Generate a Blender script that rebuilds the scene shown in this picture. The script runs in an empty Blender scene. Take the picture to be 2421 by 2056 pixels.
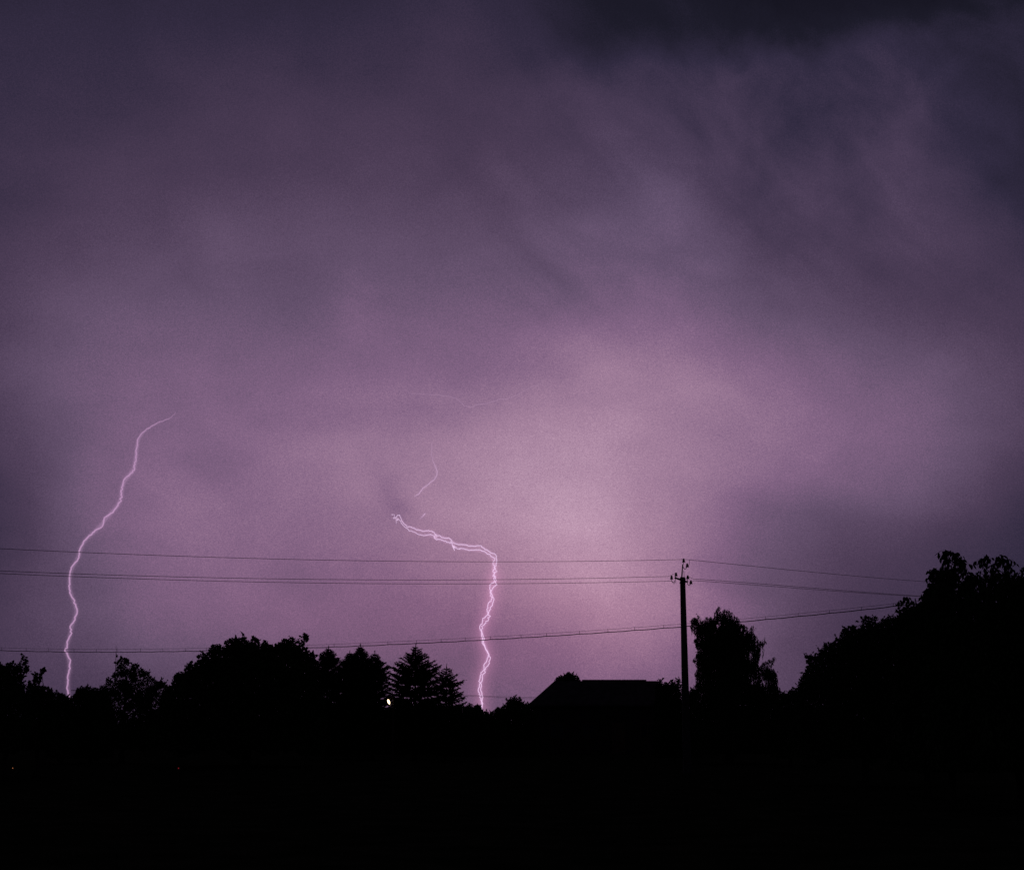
# Night thunderstorm over a village skyline: two cloud-to-ground lightning bolts,
# a power pole with its wires, an aerial cable, silhouetted trees, a hipped roof.
import bpy, math, random
import numpy as np
from mathutils import Vector, Matrix

# ------------------------------------------------------------------ camera, sky, exposure
SC = bpy.context.scene
COL = SC.collection
IMG_W, IMG_H = 2421.0, 2056.0
LENS = 50.0
FPX = IMG_W * LENS / 36.0
TILT = math.atan(692.0 / FPX)
EYE = 1.7

cam_d = bpy.data.cameras.new('camera')
cam_d.lens = LENS
cam_d.sensor_width = 36.0
cam_d.clip_start = 0.1
cam_d.clip_end = 30000.0
cam = bpy.data.objects.new('camera', cam_d)
COL.objects.link(cam)
cam.location = (0, 0, EYE)
cam.rotation_euler = (math.pi / 2 + TILT, 0, 0)
SC.camera = cam

SC.view_settings.view_transform = 'Standard'
SC.view_settings.look = 'None'
SC.view_settings.exposure = 0.0
SC.view_settings.gamma = 1.0
SC.cycles.use_denoising = False
SC.cycles.use_adaptive_sampling = True
SC.cycles.adaptive_threshold = 0.02
SC.cycles.max_bounces = 4
SC.cycles.transparent_max_bounces = 16
SC.render.film_transparent = False


def ray(px, py):
    """direction in the world of a photo pixel"""
    dx = (px - IMG_W / 2) / FPX
    dy = (IMG_H / 2 - py) / FPX
    c, s = math.cos(TILT), math.sin(TILT)
    return np.array((dx, c - dy * s, s + dy * c))


def at(px, py, Y):
    """point at depth Y (metres north of the camera) seen at a photo pixel"""
    d = ray(px, py)
    k = Y / d[1]
    return np.array((d[0] * k, Y, EYE + d[2] * k))


def azel(px, py):
    d = ray(px, py)
    return math.atan2(d[0], d[1]), math.atan2(d[2], math.hypot(d[0], d[1]))


def lin(c):
    out = []
    for v in c:
        v = v / 255.0
        out.append(v / 12.92 if v <= 0.04045 else ((v + 0.055) / 1.055) ** 2.4)
    return tuple(out)


# ---- storm sky: cloud masses lit from inside, as a field over azimuth and elevation
SKY_X = [-260, 0, 280, 560, 840, 1080, 1280, 1480, 1680, 1900, 2160, 2421, 2680]
SKY_Y = [-220, 55, 255, 455, 655, 855, 1055, 1255, 1455, 1640, 1760]
SKY_L = [  # mean display level of the cloud in each direction
    [36, 40, 42, 42, 42, 40, 36, 34, 32, 31, 31, 31, 30],
    [42, 48, 51, 52, 54, 56, 57, 52, 48, 46, 46, 39, 32],
    [48, 58, 62, 64, 69, 71, 69, 68, 66, 61, 58, 46, 33],
    [50, 62, 73, 77, 78, 78, 82, 87, 82, 72, 62, 49, 34],
    [53, 70, 88, 93, 93, 96, 99, 98, 90, 84, 75, 59, 40],
    [54, 80, 100, 108, 113, 119, 126, 138, 120, 110, 100, 77, 50],
    [52, 78, 116, 120, 129, 145, 151, 151, 136, 123, 107, 77, 48],
    [44, 64, 112, 125, 133, 143, 161, 156, 130, 93, 76, 52, 36],
    [46, 70, 97, 109, 112, 126, 140, 143, 120, 79, 66, 48, 36],
    [42, 62, 75, 88, 97, 102, 106, 109, 93, 80, 66, 50, 36],
    [40, 56, 66, 78, 88, 92, 94, 96, 84, 72, 60, 46, 36],
]


def build_sky():
    w = bpy.data.worlds.new('World')
    SC.world = w
    w.use_nodes = True
    nt = w.node_tree
    nt.nodes.clear()
    N, K = nt.nodes, nt.links

    def put(sock, v):
        if hasattr(v, 'is_linked') or isinstance(v, bpy.types.NodeSocket):
            K.new(v, sock)
        else:
            sock.default_value = v

    def m(op, a, b=None, c=None, clamp=False):
        n = N.new('ShaderNodeMath')
        n.operation = op
        n.use_clamp = clamp
        put(n.inputs[0], a)
        if b is not None:
            put(n.inputs[1], b)
        if c is not None:
            put(n.inputs[2], c)
        return n.outputs[0]

    def xyz(a, b, c):
        n = N.new('ShaderNodeCombineXYZ')
        put(n.inputs[0], a); put(n.inputs[1], b); put(n.inputs[2], c)
        return n.outputs[0]

    def dot(v, k):
        n = N.new('ShaderNodeVectorMath')
        n.operation = 'DOT_PRODUCT'
        K.new(v, n.inputs[0]); n.inputs[1].default_value = k
        return n.outputs['Value']

    def noise(v, scale, detail, rough=0.5, dist=0.0):
        n = N.new('ShaderNodeTexNoise')
        K.new(v, n.inputs['Vector'])
        n.inputs['Scale'].default_value = scale
        n.inputs['Detail'].default_value = detail
        n.inputs['Roughness'].default_value = rough
        n.inputs['Distortion'].default_value = dist
        return n.outputs[0], n.outputs[1]

    def smooth(x, lo, hi, a=0.0, b=1.0):
        n = N.new('ShaderNodeMapRange')
        n.interpolation_type = 'SMOOTHSTEP'
        put(n.inputs[0], x)
        n.inputs[1].default_value = lo; n.inputs[2].default_value = hi
        n.inputs[3].default_value = a; n.inputs[4].default_value = b
        return n.outputs[0]

    def gauss(x, c, s):
        d = m('SUBTRACT', x, c)
        q = m('MULTIPLY', d, d)
        return m('EXPONENT', m('MULTIPLY', q, -0.5 / s ** 2))

    tc = N.new('ShaderNodeTexCoord')
    sep = N.new('ShaderNodeSeparateXYZ')
    K.new(tc.outputs['Generated'], sep.inputs[0])
    x, y, z = sep.outputs
    az0 = m('ARCTAN2', x, y)
    el0 = m('ARCSINE', z)
    p0 = xyz(az0, el0, 0.0)
    # slow billowing displacement of the cloud masses
    _, wc = noise(p0, 7.0, 3.0, 0.55)
    ws = N.new('ShaderNodeSeparateXYZ')
    K.new(wc, ws.inputs[0])
    az = m('MULTIPLY_ADD', m('SUBTRACT', ws.outputs[0], 0.5), 0.060, az0)
    el = m('MULTIPLY_ADD', m('SUBTRACT', ws.outputs[1], 0.5), 0.050, el0)

    # fit separable lobes to the table
    cx = np.array([azel(px, 900)[0] for px in SKY_X])
    cy = np.array([azel(1210, py)[1] for py in SKY_Y])
    sx = np.full(len(cx), np.mean(np.diff(cx)) * 1.0)
    sy = np.full(len(cy), abs(np.mean(np.diff(cy))) * 0.95)
    pts, val = [], []
    for j, py in enumerate(SKY_Y):
        for i, px in enumerate(SKY_X):
            pts.append(azel(px, py)); val.append(SKY_L[j][i] / 255.0)
    FLOOR = 30 / 255.0
    pts = np.array(pts); val = np.array(val) - FLOOR
    A = np.array([[math.exp(-0.5 * ((a - cx[i]) / sx[i]) ** 2 - 0.5 * ((e - cy[j]) / sy[j]) ** 2)
                   for j in range(len(cy)) for i in range(len(cx))] for a, e in pts])
    lam = 0.02
    Wt = np.linalg.solve(A.T @ A + lam * np.eye(A.shape[1]), A.T @ val).reshape(len(cy), len(cx))
    gx = [gauss(az, float(c), float(s)) for c, s in zip(cx, sx)]
    vecs = []
    for i in range(0, len(gx), 3):
        g = gx[i:i + 3] + [0.0] * (3 - len(gx[i:i + 3]))
        vecs.append(xyz(*g))
    total = None
    for j in range(len(cy)):
        row = None
        for q, v in enumerate(vecs):
            k = [float(Wt[j][i]) if i < len(gx) else 0.0 for i in range(q * 3, q * 3 + 3)]
            d = dot(v, k)
            row = d if row is None else m('ADD', row, d)
        gy = gauss(el, float(cy[j]), float(sy[j]))
        total = m('MULTIPLY', row, gy) if total is None else m('MULTIPLY_ADD', row, gy, total)
    lev = m('ADD', m('MAXIMUM', total, 0.0), FLOOR)

    # dark cloud bank with a ragged lower edge, high on the right
    a1, e1 = azel(1360, 175)
    a2, e2 = azel(2060, 70)
    b = (e2 - e1) / (a2 - a1)
    n_edge, _ = noise(p0, 16.0, 4.0, 0.55)
    dline = m('SUBTRACT', el0, m('MULTIPLY_ADD', az0, b, e1 - b * a1))
    dline = m('MULTIPLY_ADD', m('SUBTRACT', n_edge, 0.5), 0.055, dline)
    bank = m('MULTIPLY', smooth(dline, -0.012, 0.022), smooth(az0, azel(1080, 100)[0], azel(1500, 100)[0]))
    lev = m('MULTIPLY', lev, m('MULTIPLY_ADD', bank, -0.34, 1.0))

    # slanting streaks of cloud below the bank
    ang = math.radians(-42)
    ca, sa = math.cos(ang), math.sin(ang)
    su = m('MULTIPLY_ADD', az0, ca, m('MULTIPLY', el0, sa))
    sv = m('MULTIPLY_ADD', az0, -sa, m('MULTIPLY', el0, ca))
    sp = xyz(m('MULTIPLY', su, 5.5), m('MULTIPLY', sv, 14.0), 3.7)
    n_st, _ = noise(sp, 1.0, 3.5, 0.5, 0.45)
    mask = m('MULTIPLY', smooth(az0, -0.09, 0.07), smooth(el0, 0.22, 0.36))
    lev = m('MULTIPLY', lev, m('MULTIPLY_ADD', m('MULTIPLY', m('SUBTRACT', n_st, 0.5), mask), 0.78, 1.0))

    # mottled tufts in the same part of the sky
    n_mt, _ = noise(xyz(m('MULTIPLY', su, 0.8), sv, 5.1), 19.0, 4.0, 0.55, 0.4)
    mask2 = m('MULTIPLY', smooth(az0, 0.02, 0.20), smooth(el0, 0.26, 0.42))
    lev = m('MULTIPLY', lev, m('MULTIPLY_ADD', m('MULTIPLY', m('SUBTRACT', n_mt, 0.5), mask2), 0.75, 1.0))

    # small dark scud: by the head of the double bolt and by the left bolt
    for (px, py, wx, wy, amt) in ((915, 1158, 24, 30, -0.09), (946, 1200, 26, 20, -0.10), (905, 1260, 60, 40, -0.05), (1305, 868, 50, 34, -0.07), (525, 1085, 70, 46, -0.07), (272, 1130, 30, 40, -0.06), (330, 1185, 60, 30, -0.04), (1480, 1010, 60, 26, 0.03), (1225, 890, 100, 60, -0.06), (1425, 890, 80, 60, 0.05), (1340, 1180, 90, 60, 0.02)):
        a_, e_ = azel(px, py)
        lev = m('MULTIPLY', lev, m('MULTIPLY_ADD', m('MULTIPLY', gauss(az0, a_, wx / FPX), gauss(el0, e_, wy / FPX)), amt, 1.0))

    # soft cloud texture everywhere
    n_soft, _ = noise(xyz(m('MULTIPLY', az0, 1.0), m('MULTIPLY', el0, 1.5), 1.3), 11.0, 5.0, 0.5, 0.3)
    lev = m('MULTIPLY', lev, m('MULTIPLY_ADD', m('SUBTRACT', n_soft, 0.5), 0.30, 1.0))

    # fine grain like sensor noise, put into the sky's brightness
    g1, _ = noise(tc.outputs['Generated'], 1250.0, 1.0, 0.7)
    lev = m('MULTIPLY', lev, m('MULTIPLY_ADD', m('SUBTRACT', g1, 0.5), 0.36, 1.0))

    ramp = N.new('ShaderNodeValToRGB')
    K.new(lev, ramp.inputs[0])
    stops = [(0, (0, 0, 0)), (33, (29, 27, 40)), (52, (50, 43, 64)), (74, (76, 61, 85)), (97, (101, 82, 109)),
             (120, (130, 100, 132)), (150, (165, 130, 157)), (174, (190, 155, 179)), (230, (240, 215, 235))]
    cr = ramp.color_ramp
    while len(cr.elements) < len(stops):
        cr.elements.new(0.5)
    for e, (p, c) in zip(cr.elements, stops):
        e.position = p / 255.0
        e.color = (*lin(c), 1)

    # thin last twilight above the storm
    sky = N.new('ShaderNodeTexSky')
    sky.sky_type = 'NISHITA'
    sky.sun_disc = False
    sky.sun_elevation = math.radians(-9)
    sky.sun_rotation = math.radians(200)
    bg1 = N.new('ShaderNodeBackground')
    K.new(sky.outputs[0], bg1.inputs[0])
    bg1.inputs[1].default_value = 0.05
    bg2 = N.new('ShaderNodeBackground')
    # cooler high cloud on the right, rosier low cloud behind the strike
    def tint(col, fac, rgb):
        v = N.new('ShaderNodeVectorMath'); v.operation = 'MULTIPLY'
        mx = N.new('ShaderNodeMix'); mx.data_type = 'RGBA'
        K.new(fac, mx.inputs[0])
        mx.inputs[6].default_value = (1, 1, 1, 1)
        mx.inputs[7].default_value = (*rgb, 1)
        K.new(col, v.inputs[0]); K.new(mx.outputs[2], v.inputs[1])
        return v.outputs[0]
    ac, ec = azel(1200, 1510)
    colr = tint(ramp.outputs[0], m('MULTIPLY', smooth(az0, -0.04, 0.12), smooth(el0, 0.24, 0.40)), (0.965, 1.01, 1.025))
    colr = tint(colr, m('MULTIPLY', gauss(az0, ac, 0.16), gauss(el0, ec, 0.05)), (1.04, 0.90, 0.92))
    K.new(colr, bg2.inputs[0])
    bg2.inputs[1].default_value = 1.0
    add = N.new('ShaderNodeAddShader')
    K.new(bg1.outputs[0], add.inputs[0]); K.new(bg2.outputs[0], add.inputs[1])
    out = N.new('ShaderNodeOutputWorld')
    K.new(add.outputs[0], out.inputs[0])
    w.cycles.sampling_method = 'MANUAL'
    w.cycles.sample_map_resolution = 512


build_sky()

# ------------------------------------------------------------------ materials


def mat_surface(name, c1, c2, scale=8.0, rough=0.9, bump=0.0, spec=0.15):
    mt = bpy.data.materials.new(name)
    mt.use_nodes = True
    nt = mt.node_tree
    bs = nt.nodes['Principled BSDF']
    bs.inputs['Roughness'].default_value = rough
    bs.inputs['Specular IOR Level'].default_value = spec
    tc = nt.nodes.new('ShaderNodeTexCoord')
    no = nt.nodes.new('ShaderNodeTexNoise')
    no.inputs['Scale'].default_value = scale
    no.inputs['Detail'].default_value = 5.0
    nt.links.new(tc.outputs['Object'], no.inputs['Vector'])
    rp = nt.nodes.new('ShaderNodeValToRGB')
    rp.color_ramp.elements[0].position = 0.35
    rp.color_ramp.elements[1].position = 0.68
    rp.color_ramp.elements[0].color = (*c1, 1)
    rp.color_ramp.elements[1].color = (*c2, 1)
    nt.links.new(no.outputs[0], rp.inputs[0])
    nt.links.new(rp.outputs[0], bs.inputs['Base Color'])
    if bump:
        bp = nt.nodes.new('ShaderNodeBump')
        bp.inputs['Strength'].default_value = bump
        nt.links.new(no.outputs[0], bp.inputs['Height'])
        nt.links.new(bp.outputs[0], bs.inputs['Normal'])
    return mt


def mat_emit(name, color, strength):
    mt = bpy.data.materials.new(name)
    mt.use_nodes = True
    nt = mt.node_tree
    nt.nodes.clear()
    e = nt.nodes.new('ShaderNodeEmission')
    e.inputs[0].default_value = (*color, 1)
    e.inputs[1].default_value = strength
    o = nt.nodes.new('ShaderNodeOutputMaterial')
    nt.links.new(e.outputs[0], o.inputs[0])
    return mt


def mat_channel(name, color, strength):
    """glowing channel; where rain cloud covers it (attribute 'cover') it thins out"""
    mt = bpy.data.materials.new(name)
    mt.use_nodes = True
    nt = mt.node_tree
    nt.nodes.clear()
    e = nt.nodes.new('ShaderNodeEmission')
    e.inputs[0].default_value = (*color, 1)
    e.inputs[1].default_value = strength
    t = nt.nodes.new('ShaderNodeBsdfTransparent')
    a = nt.nodes.new('ShaderNodeAttribute')
    a.attribute_name = 'cover'
    mx = nt.nodes.new('ShaderNodeMixShader')
    o = nt.nodes.new('ShaderNodeOutputMaterial')
    nt.links.new(a.outputs['Fac'], mx.inputs[0])
    nt.links.new(t.outputs[0], mx.inputs[1])
    nt.links.new(e.outputs[0], mx.inputs[2])
    nt.links.new(mx.outputs[0], o.inputs[0])
    return mt


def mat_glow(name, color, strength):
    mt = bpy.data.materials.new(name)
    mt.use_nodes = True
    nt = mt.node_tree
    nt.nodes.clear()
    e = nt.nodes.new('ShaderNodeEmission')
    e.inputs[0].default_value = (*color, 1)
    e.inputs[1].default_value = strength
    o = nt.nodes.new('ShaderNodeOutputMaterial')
    nt.links.new(e.outputs[0], o.inputs['Volume'])  # volume glows by itself, standing in for light scattered around a bolt
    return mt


M_GROUND = mat_surface('dark_meadow', (0.020, 0.024, 0.012), (0.045, 0.048, 0.026), 0.9, 1.0, 0.3, 0.0)
M_LEAF = mat_surface('leaf_green', (0.030, 0.055, 0.018), (0.060, 0.095, 0.030), 2.0, 0.8, 0, 0.1)
M_NEEDLE = mat_surface('needle_green', (0.018, 0.036, 0.018), (0.035, 0.060, 0.028), 3.0, 0.85, 0, 0.1)
M_WILLOW = mat_surface('willow_green', (0.035, 0.055, 0.020), (0.060, 0.090, 0.035), 2.0, 0.8, 0, 0.1)
M_BARK = mat_surface('bark', (0.035, 0.026, 0.020), (0.075, 0.058, 0.045), 14.0, 0.95, 0.4)
M_POLE = mat_surface('old_concrete', (0.055, 0.05, 0.046), (0.10, 0.093, 0.086), 9.0, 0.95, 0.15)
M_STEEL = mat_surface('rusty_steel', (0.045, 0.030, 0.022), (0.09, 0.07, 0.06), 30.0, 0.7)
M_CERAMIC = mat_surface('brown_glaze', (0.05, 0.025, 0.015), (0.07, 0.035, 0.02), 5.0, 0.35)
M_WIRE = mat_surface('weathered_wire', (0.045, 0.045, 0.05), (0.08, 0.08, 0.085), 20.0, 0.8)
M_RUBBER = mat_surface('black_sheath', (0.012, 0.012, 0.012), (0.025, 0.025, 0.025), 20.0, 0.8)
M_ROOF = mat_surface('roof_sheet', (0.05, 0.04, 0.038), (0.09, 0.075, 0.07), 2.5, 0.9, 0.1)
M_WALL = mat_surface('dark_boarding', (0.035, 0.028, 0.022), (0.06, 0.048, 0.04), 3.0, 0.95, 0.05)
M_WOOD = mat_surface('painted_wood', (0.08, 0.05, 0.03), (0.12, 0.08, 0.05), 12.0, 0.7)
M_GLASS = mat_surface('dark_glass', (0.012, 0.012, 0.016), (0.02, 0.02, 0.025), 2.0, 0.15, 0, 0.5)
M_LAMP = mat_emit('warm_lamp', (1.0, 0.74, 0.46), 3.5)
M_ORANGE = mat_emit('orange_marker', (0.30, 0.10, 0.04), 1.0)
M_RED = mat_emit('red_marker', (0.15, 0.008, 0.014), 1.0)

# ------------------------------------------------------------------ mesh helpers


def link_mesh(name, verts, faces, mat, parent=None, smooth=False):
    me = bpy.data.meshes.new(name)
    verts = np.asarray(verts, dtype=np.float64)
    if parent is not None:
        verts = verts - np.array(parent['_o'] if '_o' in parent else parent.location)
    if isinstance(faces, np.ndarray):
        nf, k = faces.shape
        me.vertices.add(len(verts))
        me.vertices.foreach_set('co', verts.astype(np.float32).ravel())
        me.loops.add(nf * k)
        me.loops.foreach_set('vertex_index', faces.astype(np.int32).ravel())
        me.polygons.add(nf)
        me.polygons.foreach_set('loop_start', np.arange(0, nf * k, k, dtype=np.int32))
        me.update(calc_edges=True)
    else:
        me.from_pydata([tuple(v) for v in verts], [], faces)
    me.materials.append(mat)
    if smooth:
        me.polygons.foreach_set('use_smooth', [True] * len(me.polygons))
    o = bpy.data.objects.new(name, me)
    COL.objects.link(o)
    if parent is not None:
        o.parent = parent
    return o


def thing(name, label, cat, loc, group=None):
    o = bpy.data.objects.new(name, None)
    o.empty_display_size = 0.3
    COL.objects.link(o)
    o.location = tuple(float(v) for v in loc)
    o['label'] = label
    o['category'] = cat
    if group:
        o['group'] = group
    return o


def tag(o, label, cat, group=None, kind=None):
    o['label'] = label
    if cat:
        o['category'] = cat
    if group:
        o['group'] = group
    if kind:
        o['kind'] = kind
    return o


class MB:
    def __init__(self):
        self.v, self.f = [], []

    def add(self, verts, faces):
        n = len(self.v)
        self.v.extend([tuple(map(float, p)) for p in verts])
        self.f.extend([tuple(i + n for i in f) for f in faces])

    def tube(self, pts, radii, seg=6, caps=True):
        pts = [np.asarray(p, float) for p in pts]
        if np.isscalar(radii):
            radii = [radii] * len(pts)
        rings = []
        ref = np.array((0.31, 0.17, 0.93))
        u_prev = None
        for i, p in enumerate(pts):
            a = pts[max(i - 1, 0)]; b = pts[min(i + 1, len(pts) - 1)]
            t = b - a
            t = t / (np.linalg.norm(t) + 1e-12)
            if u_prev is None:
                r = ref if abs(t @ ref) < 0.9 else np.array((1.0, 0, 0))
                u = np.cross(t, r)
            else:
                u = u_prev - t * (u_prev @ t)
            u = u / (np.linalg.norm(u) + 1e-12)
            w = np.cross(t, u)
            u_prev = u
            rings.append([p + radii[i] * (math.cos(2 * math.pi * k / seg) * u + math.sin(2 * math.pi * k / seg) * w) for k in range(seg)])
        verts = [q for r in rings for q in r]
        faces = []
        for i in range(len(rings) - 1):
            for k in range(seg):
                k2 = (k + 1) % seg
                faces.append((i * seg + k, i * seg + k2, (i + 1) * seg + k2, (i + 1) * seg + k))
        if caps:
            faces.append(tuple(range(seg))[::-1])
            faces.append(tuple((len(rings) - 1) * seg + k for k in range(seg)))
        self.add(verts, faces)

    def box(self, lo, hi):
        (x0, y0, z0), (x1, y1, z1) = lo, hi
        v = [(x0, y0, z0), (x1, y0, z0), (x1, y1, z0), (x0, y1, z0), (x0, y0, z1), (x1, y0, z1), (x1, y1, z1), (x0, y1, z1)]
        f = [(0, 3, 2, 1), (4, 5, 6, 7), (0, 1, 5, 4), (1, 2, 6, 5), (2, 3, 7, 6), (3, 0, 4, 7)]
        self.add(v, f)

    def lathe(self, base, prof, seg=14):
        base = np.asarray(base, float)
        verts, faces = [], []
        for r, h in prof:
            for k in range(seg):
                a = 2 * math.pi * k / seg
                verts.append(base + (r * math.cos(a), r * math.sin(a), h))
        for i in range(len(prof) - 1):
            for k in range(seg):
                k2 = (k + 1) % seg
                faces.append((i * seg + k, i * seg + k2, (i + 1) * seg + k2, (i + 1) * seg + k))
        faces.append(tuple(range(seg))[::-1])
        faces.append(tuple((len(prof) - 1) * seg + k for k in range(seg)))
        self.add(verts, faces)

    def build(self, name, mat, parent=None, smooth=False):
        return link_mesh(name, self.v, self.f, mat, parent, smooth)


def catmull(pts, n=6):
    pts = [np.asarray(p, float) for p in pts]
    out = []
    for i in range(len(pts) - 1):
        p0 = pts[max(i - 1, 0)]; p1 = pts[i]; p2 = pts[i + 1]; p3 = pts[min(i + 2, len(pts) - 1)]
        for k in range(n):
            t = k / n
            out.append(0.5 * ((2 * p1) + (-p0 + p2) * t + (2 * p0 - 5 * p1 + 4 * p2 - p3) * t * t + (-p0 + 3 * p1 - 3 * p2 + p3) * t ** 3))
    out.append(pts[-1])
    return out


# ------------------------------------------------------------------ ground


def build_ground():
    rng = np.random.default_rng(5)
    xs = np.concatenate([-np.geomspace(9000, 70, 14), np.linspace(-60, 60, 61), np.geomspace(70, 9000, 14)])
    ys = np.concatenate([[-2000, -400, -100, -40], np.linspace(-15, 130, 74), np.geomspace(140, 12000, 16)])
    X, Y = np.meshgrid(xs, ys)
    near = np.exp(-((X / 70) ** 2)) * (Y > -20) * (Y < 132)
    Z = near * (0.05 * np.sin(X * 0.7 + 1.3 * np.sin(Y * 0.21)) * np.cos(Y * 0.5) + rng.normal(0, 0.015, X.shape))
    Z = np.where(np.hypot(X, Y) < 6, 0, Z) - 0.03
    ny, nx = X.shape
    v = np.stack([X, Y, Z], -1).reshape(-1, 3)
    idx = np.arange(ny * nx).reshape(ny, nx)
    f = np.stack([idx[:-1, :-1], idx[:-1, 1:], idx[1:, 1:], idx[1:, :-1]], -1).reshape(-1, 4)
    o = link_mesh('ground', v, f, M_GROUND, None, True)
    o['kind'] = 'structure'
    o['label'] = 'unlit dark ground filling the bottom of the picture'


build_ground()

# ------------------------------------------------------------------ foliage


def leaf_arrays(cen, tip, length, width, rng):
    """diamond leaves with a slight fold: 4 vertices, 2 triangles each"""
    n = len(cen)
    tip = tip / (np.linalg.norm(tip, axis=1, keepdims=True) + 1e-9)
    r = rng.normal(size=(n, 3))
    side = np.cross(tip, r)
    side /= (np.linalg.norm(side, axis=1, keepdims=True) + 1e-9)
    nor = np.cross(tip, side)
    L = np.asarray(length).reshape(-1, 1) * np.ones((n, 1))
    Wd = np.asarray(width).reshape(-1, 1) * np.ones((n, 1))
    b = cen - tip * L * 0.5
    t = cen + tip * L * 0.5 - nor * L * 0.08
    s1 = cen - tip * L * 0.06 + side * Wd * 0.5 + nor * L * 0.05
    s2 = cen - tip * L * 0.06 - side * Wd * 0.5 + nor * L * 0.05
    v = np.stack([b, s1, t, s2], 1).reshape(-1, 3)
    f = np.arange(n * 4).reshape(n, 4)
    tri = np.concatenate([f[:, [0, 1, 2]], f[:, [0, 2, 3]]], 0)
    return v, tri


def inside(poly, P):
    x, y = P[:, 0], P[:, 1]
    c = np.zeros(len(P), bool)
    n = len(poly)
    j = n - 1
    for i in range(n):
        xi, yi = poly[i]; xj, yj = poly[j]
        cond = ((yi > y) != (yj > y)) & (x < (xj - xi) * (y - yi) / (yj - yi + 1e-12) + xi)
        c ^= cond
        j = i
    return c


def edge_dist(line, P):
    """distance of points to an open polyline"""
    best = np.full(len(P), 1e9)
    for a, b in zip(line[:-1], line[1:]):
        d = b - a
        t = np.clip(((P - a) @ d) / (d @ d + 1e-12), 0, 1)
        q = a + t[:, None] * d
        best = np.minimum(best, np.linalg.norm(P - q, axis=1))
    return best


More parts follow.
